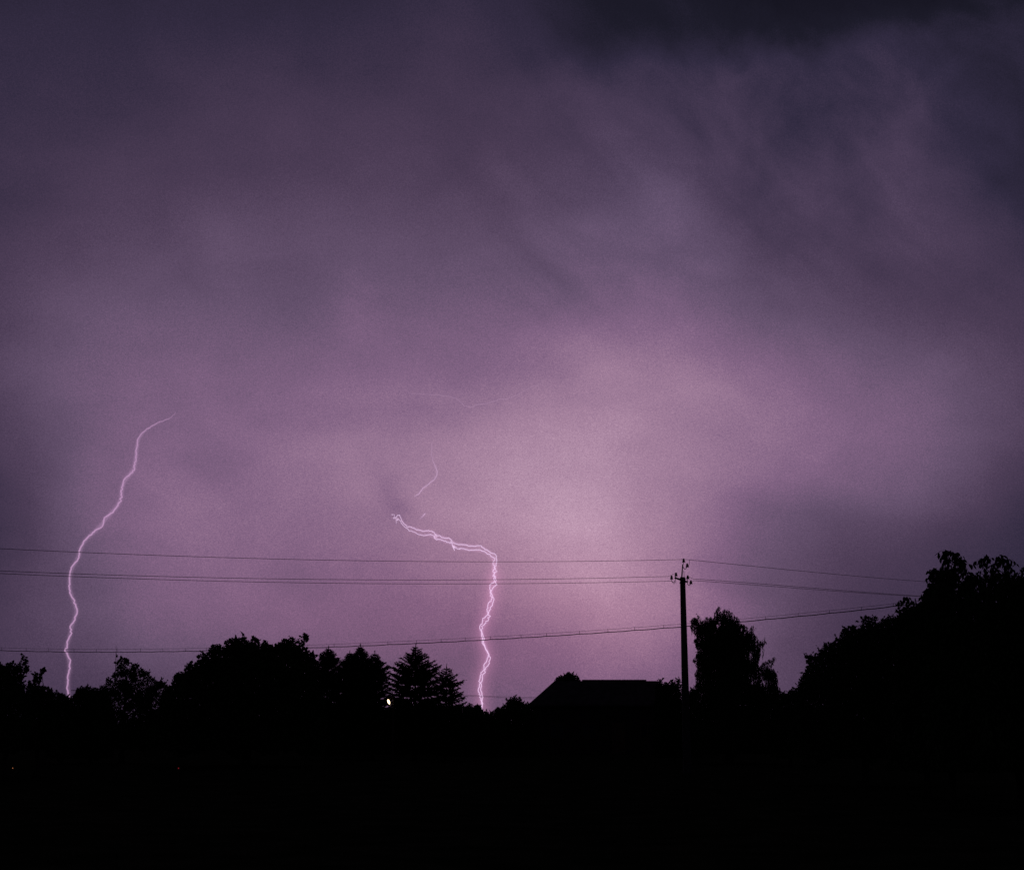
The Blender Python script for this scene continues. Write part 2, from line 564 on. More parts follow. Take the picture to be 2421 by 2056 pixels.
def crown_points(outline, bottom, D, rng, rmin, rmax, per_m2, thick, density, sprig=0.5, holes=(), edge_step=None, leaf_area=None, fill=9.0, loose=0.65, rim=(0.4, 1.8)):
    """Leaf positions filling a crown: outline = photo pixels of the crown's edge, left to right; bottom = lowest pixel row.
    Returns leaf centres, tip directions, clump centres."""
    pm = FPX / D
    top = np.array([at(px, py, D)[[0, 2]] for px, py in outline])
    zb = at(outline[len(outline) // 2][0], bottom, D)[2]
    # the sides curve in towards the underside
    poly = np.vstack([top, [[top[-1][0], min(zb, top[-1][1])]], [[top[0][0], min(zb, top[0][1])]]])
    lo, hi = poly.min(0), poly.max(0)
    area = 0.5 * abs(np.dot(poly[:, 0], np.roll(poly[:, 1], 1)) - np.dot(poly[:, 1], np.roll(poly[:, 0], 1)))
    K = int(area * per_m2)
    P = rng.uniform(lo, hi, (K * 6 + 50, 2))
    P = P[inside(poly, P)]
    d = edge_dist(top, P)
    R = rng.uniform(rmin, rmax, len(P))
    ok = d > R * 0.8
    P, d, R = P[ok][:K], d[ok][:K], R[ok][:K]
    # clumps along the edge
    step = edge_step or rmin * 0.7
    E, ER = [], []
    for a, b in zip(top[:-1], top[1:]):
        L = np.linalg.norm(b - a)
        n = max(1, int(round(L / step)))
        nrm = np.array((b[1] - a[1], -(b[0] - a[0]))) / (L + 1e-9)
        for k in range(n):
            r = rng.uniform(0.35, 0.9) * rmin
            E.append(a + (b - a) * (k + rng.uniform(0, 1)) / n + nrm * r * rng.uniform(0.7, 1.3)); ER.append(r)
    E = np.array(E); ER = np.array(ER)
    C2 = np.vstack([P, E]); R = np.concatenate([R, ER])
    d = np.concatenate([d, np.full(len(E), 0.0)])
    dref = max(thick * 0.9, 0.3)
    amp = thick * np.sqrt(np.clip(1 - (1 - np.clip(d / dref, 0, 1)) ** 2, 0, 1)) + 0.15 * R
    dy = rng.uniform(-1, 1, len(R)) * amp
    C = np.stack([C2[:, 0], D + dy, C2[:, 1]], 1)
    n_leaf = np.maximum(6, (density * R ** 2).astype(int))
    if leaf_area:   # enough leaves inside to close the crown to the sky
        inn = d > 0
        need = fill * area / (0.25 * leaf_area)
        n_leaf[inn] = np.maximum(4, ((1 - loose) * need * R[inn] ** 2 / max((R[inn] ** 2).sum(), 1e-6)).astype(int))
    rep = np.repeat(np.arange(len(R)), n_leaf)
    u = rng.normal(size=(len(rep), 3))
    u /= np.linalg.norm(u, axis=1, keepdims=True)
    rad = rng.uniform(0, 1, len(rep)) ** 0.45
    pos = C[rep] + u * (rad * R[rep])[:, None]
    outw = u.copy()
    if leaf_area:   # loose leaves spread evenly through the whole crown
        nf = int(loose * need)
        Q = rng.uniform(lo, hi, (int(nf * (hi - lo).prod() / area * 1.05) + 10, 2))
        Q = Q[inside(poly, Q)]
        dq = edge_dist(top, Q)
        kq = dq > rng.uniform(rim[0], rim[1], len(Q)) * rmin
        Q, dq = Q[kq], dq[kq]
        aq = thick * np.sqrt(np.clip(1 - (1 - np.clip(dq / dref, 0, 1)) ** 2, 0, 1))
        # uneven depth and thin spots, so that the mass is not a smooth cushion
        pos = np.vstack([pos, np.stack([Q[:, 0], D + rng.uniform(-1, 1, len(Q)) * aq, Q[:, 1]], 1)])
        outw = np.vstack([outw, rng.normal(size=(len(Q), 3))])
    # small twigs standing out of the edge
    ns = int(len(E) * sprig)
    if ns:
        ii = rng.integers(0, len(E), ns)
        base = np.stack([E[ii, 0], np.full(ns, D), E[ii, 1]], 1)
        dirv = rng.normal(size=(ns, 3)) * (0.8, 0.8, 0.5) + (0, 0, 0.75)
        dirv /= np.linalg.norm(dirv, axis=1, keepdims=True)
        ln = rng.uniform(0.7, 2.3, ns) * rmin
        tt = rng.uniform(0.2, 1, (ns, 7))
        sp = base[:, None, :] + dirv[:, None, :] * (tt * ln[:, None])[..., None]
        pos = np.vstack([pos, sp.reshape(-1, 3)])
        outw = np.vstack([outw, np.repeat(dirv, 7, 0) + rng.normal(size=(ns * 7, 3)) * 0.6])
    for hx, hy, hr in holes:
        h = at(hx, hy, D)[[0, 2]]
        rr = np.hypot(pos[:, 0] - h[0], pos[:, 2] - h[1])
        keep = rr > hr / pm * rng.uniform(0.8, 1.25, len(pos))
        pos, outw = pos[keep], outw[keep]
    okz = pos[:, 2] > 0.06
    return pos[okz], outw[okz], C, poly


def trunk_mesh(base, top, C, rng, r0, n_limbs, parent, z_lo=0.35):
    mb = MB()
    base = np.asarray(base, float); top = np.asarray(top, float)
    n = 9
    pts, rad = [], []
    for i in range(n):
        t = i / (n - 1)
        p = base + (top - base) * t
        if 0 < i < n - 1:
            p = p + np.append(rng.normal(0, r0 * 0.35, 2), 0)
        pts.append(p); rad.append(r0 * (1 - 0.82 * t) * (1.35 if i == 0 else 1))
    mb.tube(pts, rad, 8)
    if len(C) and n_limbs:
        zmin = base[2] + (top[2] - base[2]) * z_lo
        cand = C[rng.permutation(len(C))[:n_limbs]]
        for c in cand:
            zz = np.clip(c[2] - np.linalg.norm((c - top)[:2]) * 0.8, zmin, top[2] * 0.96)
            t = (zz - base[2]) / (top[2] - base[2] + 1e-6)
            s = base + (top - base) * t
            mid = (s + c) / 2 + (0, 0, 0.08 * np.linalg.norm(c - s)) + rng.normal(0, 0.05, 3) * np.linalg.norm(c - s)
            mb.tube([s, mid, c], [r0 * 0.35 * (1 - 0.6 * t), r0 * 0.2 * (1 - 0.5 * t), 0.008], 5, caps=False)
    return mb.build('trunk', M_BARK, parent, True)


def broadleaf(name, label, outline, bottom, D, seed, leaf=(0.14, 0.08), rmin=0.22, rmax=0.5, per_m2=3.0, thick=1.8, density=260,
              droop=0.0, group=None, mat=None, holes=(), trunk_px=None, r0=None, n_limbs=22, sprig=0.5, cat='tree', trunk_top=0.72, fill=9.0, loose=0.65):
    rng = np.random.default_rng(seed)
    pos, outw, C, poly = crown_points(outline, bottom, D, rng, rmin, rmax, per_m2, thick, density, sprig, holes, leaf_area=leaf[0] * leaf[1], fill=fill, loose=loose)
    cx = trunk_px if trunk_px is not None else 0.5 * (outline[0][0] + outline[-1][0])
    base = at(cx, 1720, D); base[2] = 0.0
    t = thing(name, label, cat, base, group)
    tip = outw + rng.normal(size=pos.shape) * 0.8 + np.array((0, 0, -droop))
    k = rng.uniform(0.7, 1.3, len(pos))
    v, f = leaf_arrays(pos, tip, leaf[0] * k, leaf[1] * k, rng)
    ztop = poly[:, 1].max()
    col = np.argmin(np.abs(poly[:-2, 0] - base[0]))
    topz = max(0.5, trunk_top * poly[:-2][col][1])
    trunk_mesh(base - (0, 0, 0.06), (base[0], D, topz), C, rng, r0 or 0.028 * ztop, n_limbs, t)
    cr = link_mesh('crown', v, f, mat or M_LEAF, t)
    return t


def spruce(name, label, apex, D, half_px, base_row, seed, lean=0.0, up=0.55, group=None, gap=0.0, top_boost=0.0, whorl=0.17, dens=1.0):
    """half_px: list of (row, half width in px) describing the spread of the branches"""
    rng = np.random.default_rng(seed)
    pm = FPX / D
    A = at(apex[0], apex[1], D)
    H = A[2]
    base = np.array((A[0] + lean, D, 0.0))
    t = thing(name, label, 'tree', base, group)
    rows = np.array([at(apex[0], r, D)[2] for r, _ in half_px]); wid = np.array([w / pm for _, w in half_px])
    order = np.argsort(rows)
    mb = MB()
    mb.tube([base - (0, 0, 0.06), base * 0.5 + A * 0.5, A], [0.016 * H + 0.03, 0.010 * H + 0.015, 0.006], 8)
    cen, tip, LL, WW = [], [], [], []
    z = max(0.35, at(apex[0], base_row, D)[2])
    while z < H - 0.03:
        L0 = float(np.interp(z, rows[order], wid[order]))
        rel = (H - z) / H
        nb = int(rng.integers(6, 9)) if rel > 0.12 else 5
        a0 = rng.uniform(0, 6.28)
        axis = base + (A - base) * (z / H)
        for b in range(nb):
            if rng.uniform() < gap:
                continue
            a = a0 + 6.283 * b / nb + rng.normal(0, 0.18)
            hd = np.array((math.cos(a), math.sin(a), 0))
            slope = up * (1.15 - 0.9 * min(rel * 1.6, 1)) + rng.normal(0, 0.08)
            kk = rng.uniform(0.62, 1.16)
            L = L0 * kk
            for _ in range(4):
                L = 0.5 * L + 0.5 * (kk * float(np.interp(z + L * slope, rows[order], wid[order])) + 0.03)
            L = min(L, (H - z) * 0.85 / max(slope, 0.05))
            p0 = axis.copy()
            p1 = axis + hd * L * 0.55 + (0, 0, L * 0.55 * (slope - 0.18))
            p2 = axis + hd * L + (0, 0, L * slope)
            mb.tube([p0, p1, p2], [0.018, 0.011, 0.004], 4, caps=False)
            nt = max(4, int(L / 0.05 * dens))
            for q in range(nt):
                s = (q + rng.uniform(0, 1)) / nt
                s = 0.08 + 0.92 * s
                pt = (1 - s) ** 2 * p0 + 2 * s * (1 - s) * p1 + s * s * p2
                for side in (-1, 1):
                    tw = hd * rng.uniform(0.5, 1.1) + side * np.array((-hd[1], hd[0], 0)) * rng.uniform(0.4, 1.0) + (0, 0, rng.uniform(-0.55, 0.45))
                    tw = tw / np.linalg.norm(tw)
                    l = (0.09 + 0.24 * L * (1 - s * 0.75)) * rng.uniform(0.6, 1.1)
                    l = min(l, 0.42)
                    cen.append(pt + tw * l * 0.5); tip.append(tw); LL.append(l); WW.append(0.045 + 0.12 * l)
                    for _ in range(2):
                        u = rng.uniform(0.1, 1)
                        nd = tw + rng.normal(0, 0.7, 3) + (0, 0, -0.25)
                        nl = rng.uniform(0.06, 0.13)
                        cen.append(pt + tw * l * u + nd * nl * 0.3); tip.append(nd); LL.append(nl); WW.append(0.028)
        z += whorl * rng.uniform(0.75, 1.25) * (0.55 + 0.6 * min(rel * 2.2, 1))
    # leader
    for _ in range(60):
        u = rng.uniform(0, 1) ** 1.3
        p = A + (0, 0, 0.16 - 0.5 * u)
        nd = rng.normal(0, 0.5, 3) + (0, 0, 0.8)
        cen.append(p); tip.append(nd); LL.append(0.13); WW.append(0.03)
    mb.build('trunk', M_BARK, t, True)
    v, f = leaf_arrays(np.array(cen), np.array(tip), np.array(LL), np.array(WW), rng)
    link_mesh('crown', v, f, M_NEEDLE, t)
    return t


def willow(label, outline, bottom, D, seed):
    rng = np.random.default_rng(seed)
    pm = FPX / D
    pos, outw, C, poly = crown_points(outline, bottom, D, rng, 0.16, 0.42, 3.0, 1.5, 150, 0.15, leaf_area=0.006, fill=6.0, rim=(1.0, 3.0))
    base = at(1722, 1720, D); base[2] = 0
    t = thing('willow_tree', label, 'tree', base)
    trunk_mesh(base - (0, 0, 0.06), (base[0], D, 0.75 * poly[:, 1].max()), C, rng, 0.2, 26, t)
    # hanging shoots
    lo, hi = poly.min(0), poly.max(0)
    S = rng.uniform(lo, hi, (5200, 2))
    S = S[inside(poly, S)]
    top = poly[:-2]
    d = edge_dist(top, S)
    mb_pts, cen, tip = [], [], []
    for s, dd in zip(S, d):
        L = rng.uniform(0.35, 1.3)
        yy = D + rng.uniform(-1, 1) * 1.5 * min(1, dd / 0.8 + 0.08)
        sway = rng.normal(0, 0.06)
        n = int(L / 0.045)
        tt = (np.arange(n) + rng.uniform(0, 1, n)) / n
        pp = np.stack([s[0] + sway * tt * L + rng.normal(0, 0.022, n), yy + rng.normal(0, 0.03, n), s[1] - tt * L], 1)
        cen.append(pp)
        tip.append(rng.normal(0, 0.28, (n, 3)) + (0, 0, -1))
    lens = [len(c) for c in cen]
    cen = np.vstack(cen); tip = np.vstack(tip)
    free = np.repeat(rng.uniform(size=len(lens)) < 0.10, lens)
    ins = inside(poly, cen[:, [0, 2]]) | (free & (edge_dist(top, cen[:, [0, 2]]) < 0.28))
    cen, tip = cen[ins], tip[ins]
    pos_tip = outw * 0.5 + rng.normal(size=pos.shape) * 0.4 + (0, 0, -1.1)
    ok = inside(poly, pos[:, [0, 2]]) | (rng.uniform(size=len(pos)) < 0.4)
    cen = np.vstack([cen, pos[ok]]); tip = np.vstack([tip, pos_tip[ok]])
    for hx, hy0, hy1, hr in ((1767, 1540, 1562, 2.2), (1776, 1538, 1566, 2.4), (1779, 1600, 1618, 2.2), (1800, 1598, 1622, 2.6), (1812, 1606, 1638, 2.6), (1786, 1606, 1622, 1.8), (1695, 1474, 1496, 1.8), (1700, 1468, 1482, 1.8), (1752, 1486, 1500, 1.8), (1762, 1492, 1503, 1.6)):
        a, b = at(hx, hy0, D), at(hx, hy1, D)
        out = (np.abs(cen[:, 0] - a[0]) > 1.7 * hr / pm * rng.uniform(0.7, 1.2, len(cen))) | (cen[:, 2] > a[2]) | (cen[:, 2] < b[2])
        cen, tip = cen[out], tip[out]
    k = rng.uniform(0.7, 1.3, len(cen))
    v, f = leaf_arrays(cen, tip, 0.13 * k, 0.032 * k, rng)
    link_mesh('crown', v, f, M_WILLOW, t)
    return t


def big_leaf_mesh():
    me = bpy.data.meshes.new('leaf')
    prof = [(0, 0.0), (0.18, 0.20), (0.42, 0.27), (0.68, 0.20), (0.88, 0.08)]
    v, f = [(0, 0, 0)], []
    for t, w in prof[1:]:
        bend = -0.16 * t * t
        v += [(-w, t, bend + 0.05 * w), (0, t, bend - 0.03), (w, t, bend + 0.05 * w)]
    v.append((0, 1.0, -0.18))
    f += [(0, 2, 1), (0, 3, 2)]
    for i in range(3):
        a = 1 + i * 3
        f += [(a, a + 1, a + 4, a + 3), (a + 1, a + 2, a + 5, a + 4)]
    a = 10
    f += [(a, a + 1, 13), (a + 1, a + 2, 13)]
    me.from_pydata(v, [], f)
    me.materials.append(M_LEAF)
    return me


LEAF_ME = big_leaf_mesh()


def drooping_tree(name, label, outline, bottom, D, seed, n_single, trunk_px, thick=1.4, leaf=0.13, holes=(), per_m2=6.0, group=None):
    """tree with long hanging leaves; those along the skyline are single leaf objects"""
    rng = np.random.default_rng(seed)
    pos, outw, C, poly = crown_points(outline, bottom, D, rng, 0.13, 0.34, per_m2, thick, 330, 0.0, holes, leaf_area=0.42 * leaf * leaf, fill=10.0, rim=(0.9, 2.4))
    base = at(trunk_px, 1720, D); base[2] = 0
    t = thing(name, label, 'tree', base, group)
    trunk_mesh(base - (0, 0, 0.06), (base[0], D, 0.7 * poly[:, 1].max()), C, rng, 0.09, 26, t)
    top = poly[:-2]
    d = edge_dist(top, pos[:, [0, 2]])
    keep = inside(poly, pos[:, [0, 2]]) & (d > 0.035)
    pos, outw = pos[keep], outw[keep]
    tip = outw * (0.5, 0.5, 0.2) + rng.normal(size=pos.shape) * 0.35 + (0, 0, -1.0)
    k = rng.uniform(0.7, 1.25, len(pos))
    v, f = leaf_arrays(pos, tip, leaf * k, 0.42 * leaf * k, rng)
    cr = link_mesh('crown', v, f, M_LEAF, t)
    # twigs with single leaves along the edge of the crown
    mb = MB()
    seg = np.linalg.norm(np.diff(top, axis=0), axis=1)
    cum = np.concatenate([[0], np.cumsum(seg)])
    n_tw = max(4, n_single // 4)
    made = 0
    for i in range(n_tw):
        s = (i + rng.uniform(0, 1)) / n_tw * cum[-1]
        j = min(np.searchsorted(cum, s, 'right') - 1, len(seg) - 1)
        a, b = top[j], top[j + 1]
        p = a + (b - a) * (s - cum[j]) / (seg[j] + 1e-9)
        nrm = np.array(((b[1] - a[1]), -(b[0] - a[0]))) / (seg[j] + 1e-9)
        q = p + nrm * rng.uniform(0.14, 0.34)
        dy = rng.normal(0, 0.12)
        P0 = np.array((q[0], D + dy, q[1])); P1 = np.array((p[0], D + dy * 1.3, p[1] - 0.01))
        Pm = (P0 + P1) / 2 + (0, 0, 0.05)
        mb.tube([P0, Pm, P1], [0.006, 0.004, 0.0025], 4, caps=False)
        for k in range(4):
            if made >= n_single:
                break
            u = (0.35, 0.6, 0.85, 1.0)[k]
            pt = (1 - u) ** 2 * P0 + 2 * u * (1 - u) * Pm + u * u * P1
            sgn = 1 if (k % 2) else -1
            dv = np.array((sgn * rng.uniform(0.15, 0.75) - 0.35 * nrm[0], rng.normal(0, 0.35), -1.0 if k < 3 else -0.55))
            dv /= np.linalg.norm(dv)
            L = leaf * rng.uniform(0.75, 1.15)
            yv = Vector(dv)
            nv = Vector((rng.normal(0, 0.4), -1 + rng.normal(0, 0.5), 0.5))
            xv = yv.cross(nv).normalized()
            zv = xv.cross(yv)
            R = Matrix((xv, yv, zv)).transposed()
            o = bpy.data.objects.new('leaf', LEAF_ME)
            COL.objects.link(o)
            o.parent = t
            o.matrix_local = Matrix.Translation(Vector((pt - base).tolist())) @ R.to_4x4() @ Matrix.Scale(L, 4)
            made += 1
    tw_ = mb.build('twigs', M_BARK, t)
    tw_['kind'] = 'stuff'
    return t


# ------------------------------------------------------------------ far treeline: one dark mass under the skyline


def treeline():
    rng = np.random.default_rng(77)
    D = 150.0
    n = 260
    X = np.linspace(-75, 75, n) + rng.normal(0, 0.2, n)
    H = 2.2 + 0.35 * np.sin(X * 0.31) + rng.normal(0, 0.22, n)
    mb = MB()
    # solid dark heart of the thicket
    xs = np.linspace(-78, 78, 105)
    hh = 1.7 + 0.3 * np.sin(xs * 0.31) + rng.normal(0, 0.12, len(xs))
    v, f = [], []
    for i, (x, h) in enumerate(zip(xs, hh)):
        for yo, zz in ((-1.6, -0.1), (-1.2, h * 0.7), (0, h), (1.2, h * 0.7), (1.6, -0.1)):
            v.append((x, D + yo + rng.normal(0, 0.1), zz))
    for i in range(len(xs) - 1):
        for k in range(4):
            a = i * 5 + k
            f.append((a, a + 5, a + 6, a + 1))
    mb.add(v, f)
    cen = []
    for x, h in zip(X, H):
        m = 170
        u = rng.normal(size=(m, 3)); u /= np.linalg.norm(u, axis=1, keepdims=True)
        c = np.array((x, D + rng.normal(0, 0.6), h * 0.55))
        cen.append(c + u * np.array((0.9, 1.1, h * 0.5)) * (rng.uniform(0, 1, (m, 1)) ** 0.3))
    cen = np.vstack(cen)
    cen = cen[cen[:, 2] > 0.05]
    lv, lf = leaf_arrays(cen, rng.normal(size=cen.shape) + (0, 0, 0.3), rng.uniform(0.2, 0.42, len(cen)), rng.uniform(0.12, 0.22, len(cen)), rng)
    nv = len(mb.v)
    allv = np.vstack([np.array(mb.v), lv])
    faces = [tuple(q) for q in mb.f] + [tuple(int(i) + nv for i in q) for q in lf]
    o = link_mesh('distant_thicket', allv, faces, M_LEAF)
    tag(o, 'low dark far-off thicket running along the whole horizon', 'thicket', None, 'stuff')


treeline()

# ------------------------------------------------------------------ trees and shrubs, left to right
broadleaf('leafy_tree', 'black leafy tree cut by the left edge, with a knobbly upright top shoot',
          [(-70, 1600), (-40, 1575), (-20, 1562), (0, 1567), (11, 1573), (17, 1564), (29, 1562), (43, 1571), (47, 1561), (53, 1551), (62, 1550), (68, 1565),
           (65, 1574), (71, 1584), (66, 1592), (55, 1597), (52, 1607), (59, 1620), (62, 1634), (70, 1650), (74, 1690)], 1770, 48, 11,
          leaf=(0.10, 0.06), rmin=0.11, rmax=0.3, per_m2=8, thick=1.0, density=420, droop=0.3, trunk_px=20, holes=[(40, 1665, 8), (58, 1682, 5)], sprig=0.5)
broadleaf('leafy_sapling', 'thin sapling with a leaning crooked top, just left of the left bolt',
          [(62, 1640), (64, 1612), (69, 1607), (77, 1616), (79, 1595), (87, 1588), (92, 1592), (94, 1581), (101, 1577), (108, 1579), (108, 1588), (99, 1597), (97, 1608),
           (94, 1618), (104, 1621), (111, 1622), (123, 1626), (126, 1640), (130, 1690)], 1770, 52, 12,
          leaf=(0.10, 0.06), rmin=0.09, rmax=0.22, per_m2=12, thick=0.6, density=500, droop=0.3, trunk_px=92, sprig=0.4, n_limbs=12)
broadleaf('low_shrub', 'low ragged shrub at the foot of the left lightning bolt',
          [(122, 1650), (127, 1636), (132, 1630), (141, 1638), (147, 1636), (157, 1642), (165, 1646), (173, 1643), (180, 1648), (186, 1680)], 1790, 70, 13,
          leaf=(0.11, 0.06), rmin=0.12, rmax=0.25, per_m2=8, thick=0.8, density=420, trunk_px=150, n_limbs=10, cat='shrub', trunk_top=0.5)
broadleaf('trimmed_hedge', 'level hedge with small tufted tips between left bolt and airy tree',
          [(177, 1670), (179, 1630), (185, 1625), (193, 1619), (199, 1623), (206, 1620), (216, 1625), (225, 1622), (233, 1625), (240, 1618), (246, 1625), (252, 1627), (262, 1640), (268, 1680)], 1790, 74, 14,
          leaf=(0.11, 0.055), rmin=0.12, rmax=0.28, per_m2=7, thick=0.8, density=420, trunk_px=218, n_limbs=12, cat='hedge', sprig=0.8, trunk_top=0.5)
broadleaf('airy_tree', 'airy see-through tree with a peaked top beside the thin antenna mast',
          [(232, 1690), (238, 1640), (250, 1615), (251, 1603), (262, 1602), (267, 1591), (274, 1587), (275, 1574), (277, 1560), (285, 1552), (294, 1555), (299, 1560), (306, 1561), (306, 1573), (315, 1571), (326, 1569),
           (329, 1580), (340, 1583), (351, 1588), (358, 1597), (367, 1606), (378, 1607), (390, 1612), (398, 1621), (412, 1640), (424, 1690)], 1770, 72, 15,
          leaf=(0.12, 0.06), rmin=0.10, rmax=0.22, per_m2=9.0, thick=0.9, density=250, trunk_px=292, sprig=0.9, n_limbs=40, trunk_top=0.9, fill=6.5, loose=0.35, holes=[(300, 1577, 4), (288, 1601, 5), (318, 1588, 4), (331, 1600, 5), (306, 1608, 4), (270, 1606, 3)])
broadleaf('dome_tree', 'wide dome-shaped broadleaf tree with lumpy top, the largest on the left side',
          [(376, 1690), (384, 1640), (397, 1623), (407, 1611), (413, 1595), (423, 1588), (432, 1586), (439, 1581), (442, 1568), (452, 1562), (464, 1565), (469, 1546), (481, 1540), (492, 1545), (496, 1551),
           (501, 1534), (510, 1522), (521, 1520), (533, 1527), (540, 1522), (547, 1510), (560, 1502), (570, 1506), (579, 1501), (587, 1514), (592, 1521), (595, 1509), (604, 1504), (612, 1510), (617, 1517),
           (628, 1511), (637, 1519), (646, 1527), (654, 1521), (662, 1512), (677, 1508), (692, 1503), (699, 1509), (704, 1519), (709, 1514), (714, 1502), (722, 1495), (731, 1503), (730, 1514), (722, 1522), (726, 1531),
           (733, 1536), (742, 1544), (747, 1550), (747, 1560), (756, 1580), (765, 1620), (770, 1690)], 1770, 66, 16,
          leaf=(0.15, 0.09), rmin=0.17, rmax=0.5, per_m2=4.5, thick=2.6, density=300, droop=0.2, trunk_px=585, r0=0.22, sprig=0.4, n_limbs=30)
spruce('spruce_tree', 'smallest spruce tip poking up beside the dome-shaped tree', (777, 1533), 84, [(1533, 3), (1545, 17), (1560, 28), (1580, 40), (1640, 56), (1700, 60)], 1760, 21, up=0.8, group='row of spruces', dens=2.0)
spruce('spruce_tree', 'spruce with a slender tip, second in the row and left of the lit lamp', (852, 1529), 80, [(1529, 2), (1538, 9), (1550, 24), (1564, 44), (1580, 60), (1620, 74), (1700, 80)], 1770, 22, up=0.85, group='row of spruces', dens=2.0)
spruce('spruce_tree', 'narrow low spruce tip nestled against the slender-tipped spruce', (827, 1544), 83, [(1544, 3), (1554, 12), (1570, 22), (1600, 32), (1700, 40)], 1760, 26, up=0.8, group='row of spruces', dens=1.6)
spruce('spruce_tree', 'spruce with a leaning shoulder tip, directly above and left of the lit lamp', (886, 1544), 82, [(1544, 3), (1552, 9), (1564, 20), (1578, 34), (1600, 38), (1640, 36), (1700, 26)], 1740, 23, up=0.6, group='row of spruces', gap=0.1, dens=1.7)
spruce('spruce_tree', 'tallest pointed spruce with tiered side branches, just right of the lit lamp', (983, 1527), 80, [(1527, 2), (1540, 16), (1555, 33), (1572, 53), (1590, 66), (1610, 78), (1640, 84), (1700, 80)], 1770, 24, up=0.42, group='row of spruces', gap=0.1, whorl=0.19, dens=1.5)
spruce('spruce_tree', 'short spruce on the downhill end of the row, beside the forked bolt', (1056, 1578), 78, [(1578, 3), (1588, 16), (1603, 32), (1625, 38), (1650, 42), (1700, 44)], 1770, 25, up=0.4, group='row of spruces', gap=0.12, whorl=0.19, dens=1.4)
broadleaf('garden_hedge', 'low dark hedge along the feet of the spruces',
          [(742, 1700), (750, 1668), (790, 1664), (830, 1667), (868, 1666), (900, 1670), (930, 1671), (960, 1668), (1000, 1666), (1040, 1668), (1078, 1666), (1092, 1672), (1100, 1700)], 1790, 93, 30,
          leaf=(0.13, 0.07), rmin=0.14, rmax=0.32, per_m2=6, thick=0.7, density=330, trunk_px=930, n_limbs=30, cat='hedge', sprig=0.6, trunk_top=0.5)
broadleaf('low_shrub', 'low shrub sloping down from the spruces under the forked bolt',
          [(1070, 1700), (1078, 1668), (1090, 1664), (1100, 1666), (1109, 1662), (1120, 1667), (1128, 1663), (1136, 1666), (1140, 1674), (1148, 1682), (1156, 1700)], 1790, 92, 31,
          leaf=(0.12, 0.06), rmin=0.14, rmax=0.28, per_m2=7, thick=0.8, density=380, trunk_px=1110, n_limbs=12, cat='shrub', sprig=1.2, trunk_top=0.5)
broadleaf('low_shrub', 'lowest skyline shrub in the dip between forked bolt and house',
          [(1138, 1700), (1146, 1681), (1157, 1682), (1166, 1679), (1175, 1673), (1184, 1670), (1192, 1674), (1200, 1700)], 1790, 94, 32,
          leaf=(0.12, 0.06), rmin=0.12, rmax=0.25, per_m2=7, thick=0.8, density=380, trunk_px=1168, n_limbs=10, cat='shrub', sprig=1.0, trunk_top=0.5)
broadleaf('round_shrub', 'tufted bush standing in front of the low end of the hipped roof',
          [(1184, 1700), (1187, 1669), (1194, 1659), (1197, 1653), (1209, 1648), (1216, 1643), (1224, 1649), (1233, 1652), (1243, 1660), (1257, 1663), (1268, 1680), (1274, 1700)], 1790, 90, 33,
          leaf=(0.12, 0.06), rmin=0.13, rmax=0.3, per_m2=7, thick=0.9, density=380, trunk_px=1222, n_limbs=14, cat='shrub', sprig=1.2, trunk_top=0.5)
broadleaf('round_tree', 'small round treetop rising behind the roof ridge',
          [(1306, 1640), (1311, 1610), (1315, 1600), (1324, 1597), (1330, 1595), (1336, 1593), (1346, 1589), (1356, 1592), (1367, 1598), (1374, 1608), (1382, 1640)], 1770, 116, 34,
          leaf=(0.15, 0.08), rmin=0.16, rmax=0.36, per_m2=6, thick=1.0, density=330, trunk_px=1345, n_limbs=18, sprig=1.0)
broadleaf('tufted_shrub', 'shrub of upright tufts between the roof and the pole',
          [(1545, 1700), (1549, 1622), (1556, 1611), (1562, 1606), (1568, 1612), (1575, 1610), (1581, 1613), (1588, 1605), (1593, 1610), (1599, 1611), (1605, 1603), (1609, 1612), (1614, 1640), (1622, 1700)], 1790, 88, 35,
          leaf=(0.13, 0.06), rmin=0.14, rmax=0.3, per_m2=6, thick=0.8, density=330, trunk_px=1582, n_limbs=16, cat='shrub', sprig=1.0, trunk_top=0.6)
broadleaf('low_shrub', 'sparse low sprigs in the gap between the pole and the weeping tree',
          [(1612, 1700), (1618, 1650), (1626, 1635), (1634, 1630), (1640, 1627), (1648, 1634), (1656, 1660), (1660, 1700)], 1790, 86, 36,
          leaf=(0.12, 0.05), rmin=0.11, rmax=0.2, per_m2=6, thick=0.5, density=260, trunk_px=1637, n_limbs=12, cat='shrub', sprig=1.5, trunk_top=0.6)
willow('shaggy weeping tree with hanging shoots, standing right beside the power pole',
       [(1644, 1700), (1646, 1638), (1641, 1622), (1648, 1608), (1642, 1594), (1650, 1580), (1644, 1569), (1635, 1562), (1643, 1552), (1651, 1538), (1646, 1530), (1640, 1514), (1649, 1507), (1641, 1494), (1633, 1486), (1630, 1466), (1636, 1463), (1644, 1461), (1648, 1454), (1655, 1456), (1660, 1468),
        (1665, 1459), (1672, 1457), (1682, 1455), (1687, 1463), (1688, 1450), (1693, 1441), (1696, 1433), (1701, 1436), (1705, 1442), (1711, 1439), (1721, 1440), (1730, 1447), (1738, 1453), (1745, 1459), (1749, 1468),
        (1756, 1475), (1766, 1480), (1771, 1489), (1777, 1480), (1784, 1479), (1781, 1490), (1785, 1500), (1791, 1507), (1794, 1516), (1802, 1514), (1812, 1515), (1807, 1524), (1798, 1533), (1796, 1553), (1791, 1571), (1794, 1582), (1803, 1566), (1812, 1562),
        (1825, 1556), (1834, 1552), (1829, 1570), (1820, 1580), (1831, 1587), (1839, 1598), (1840, 1628), (1842, 1700)], 1780, 72, 41)
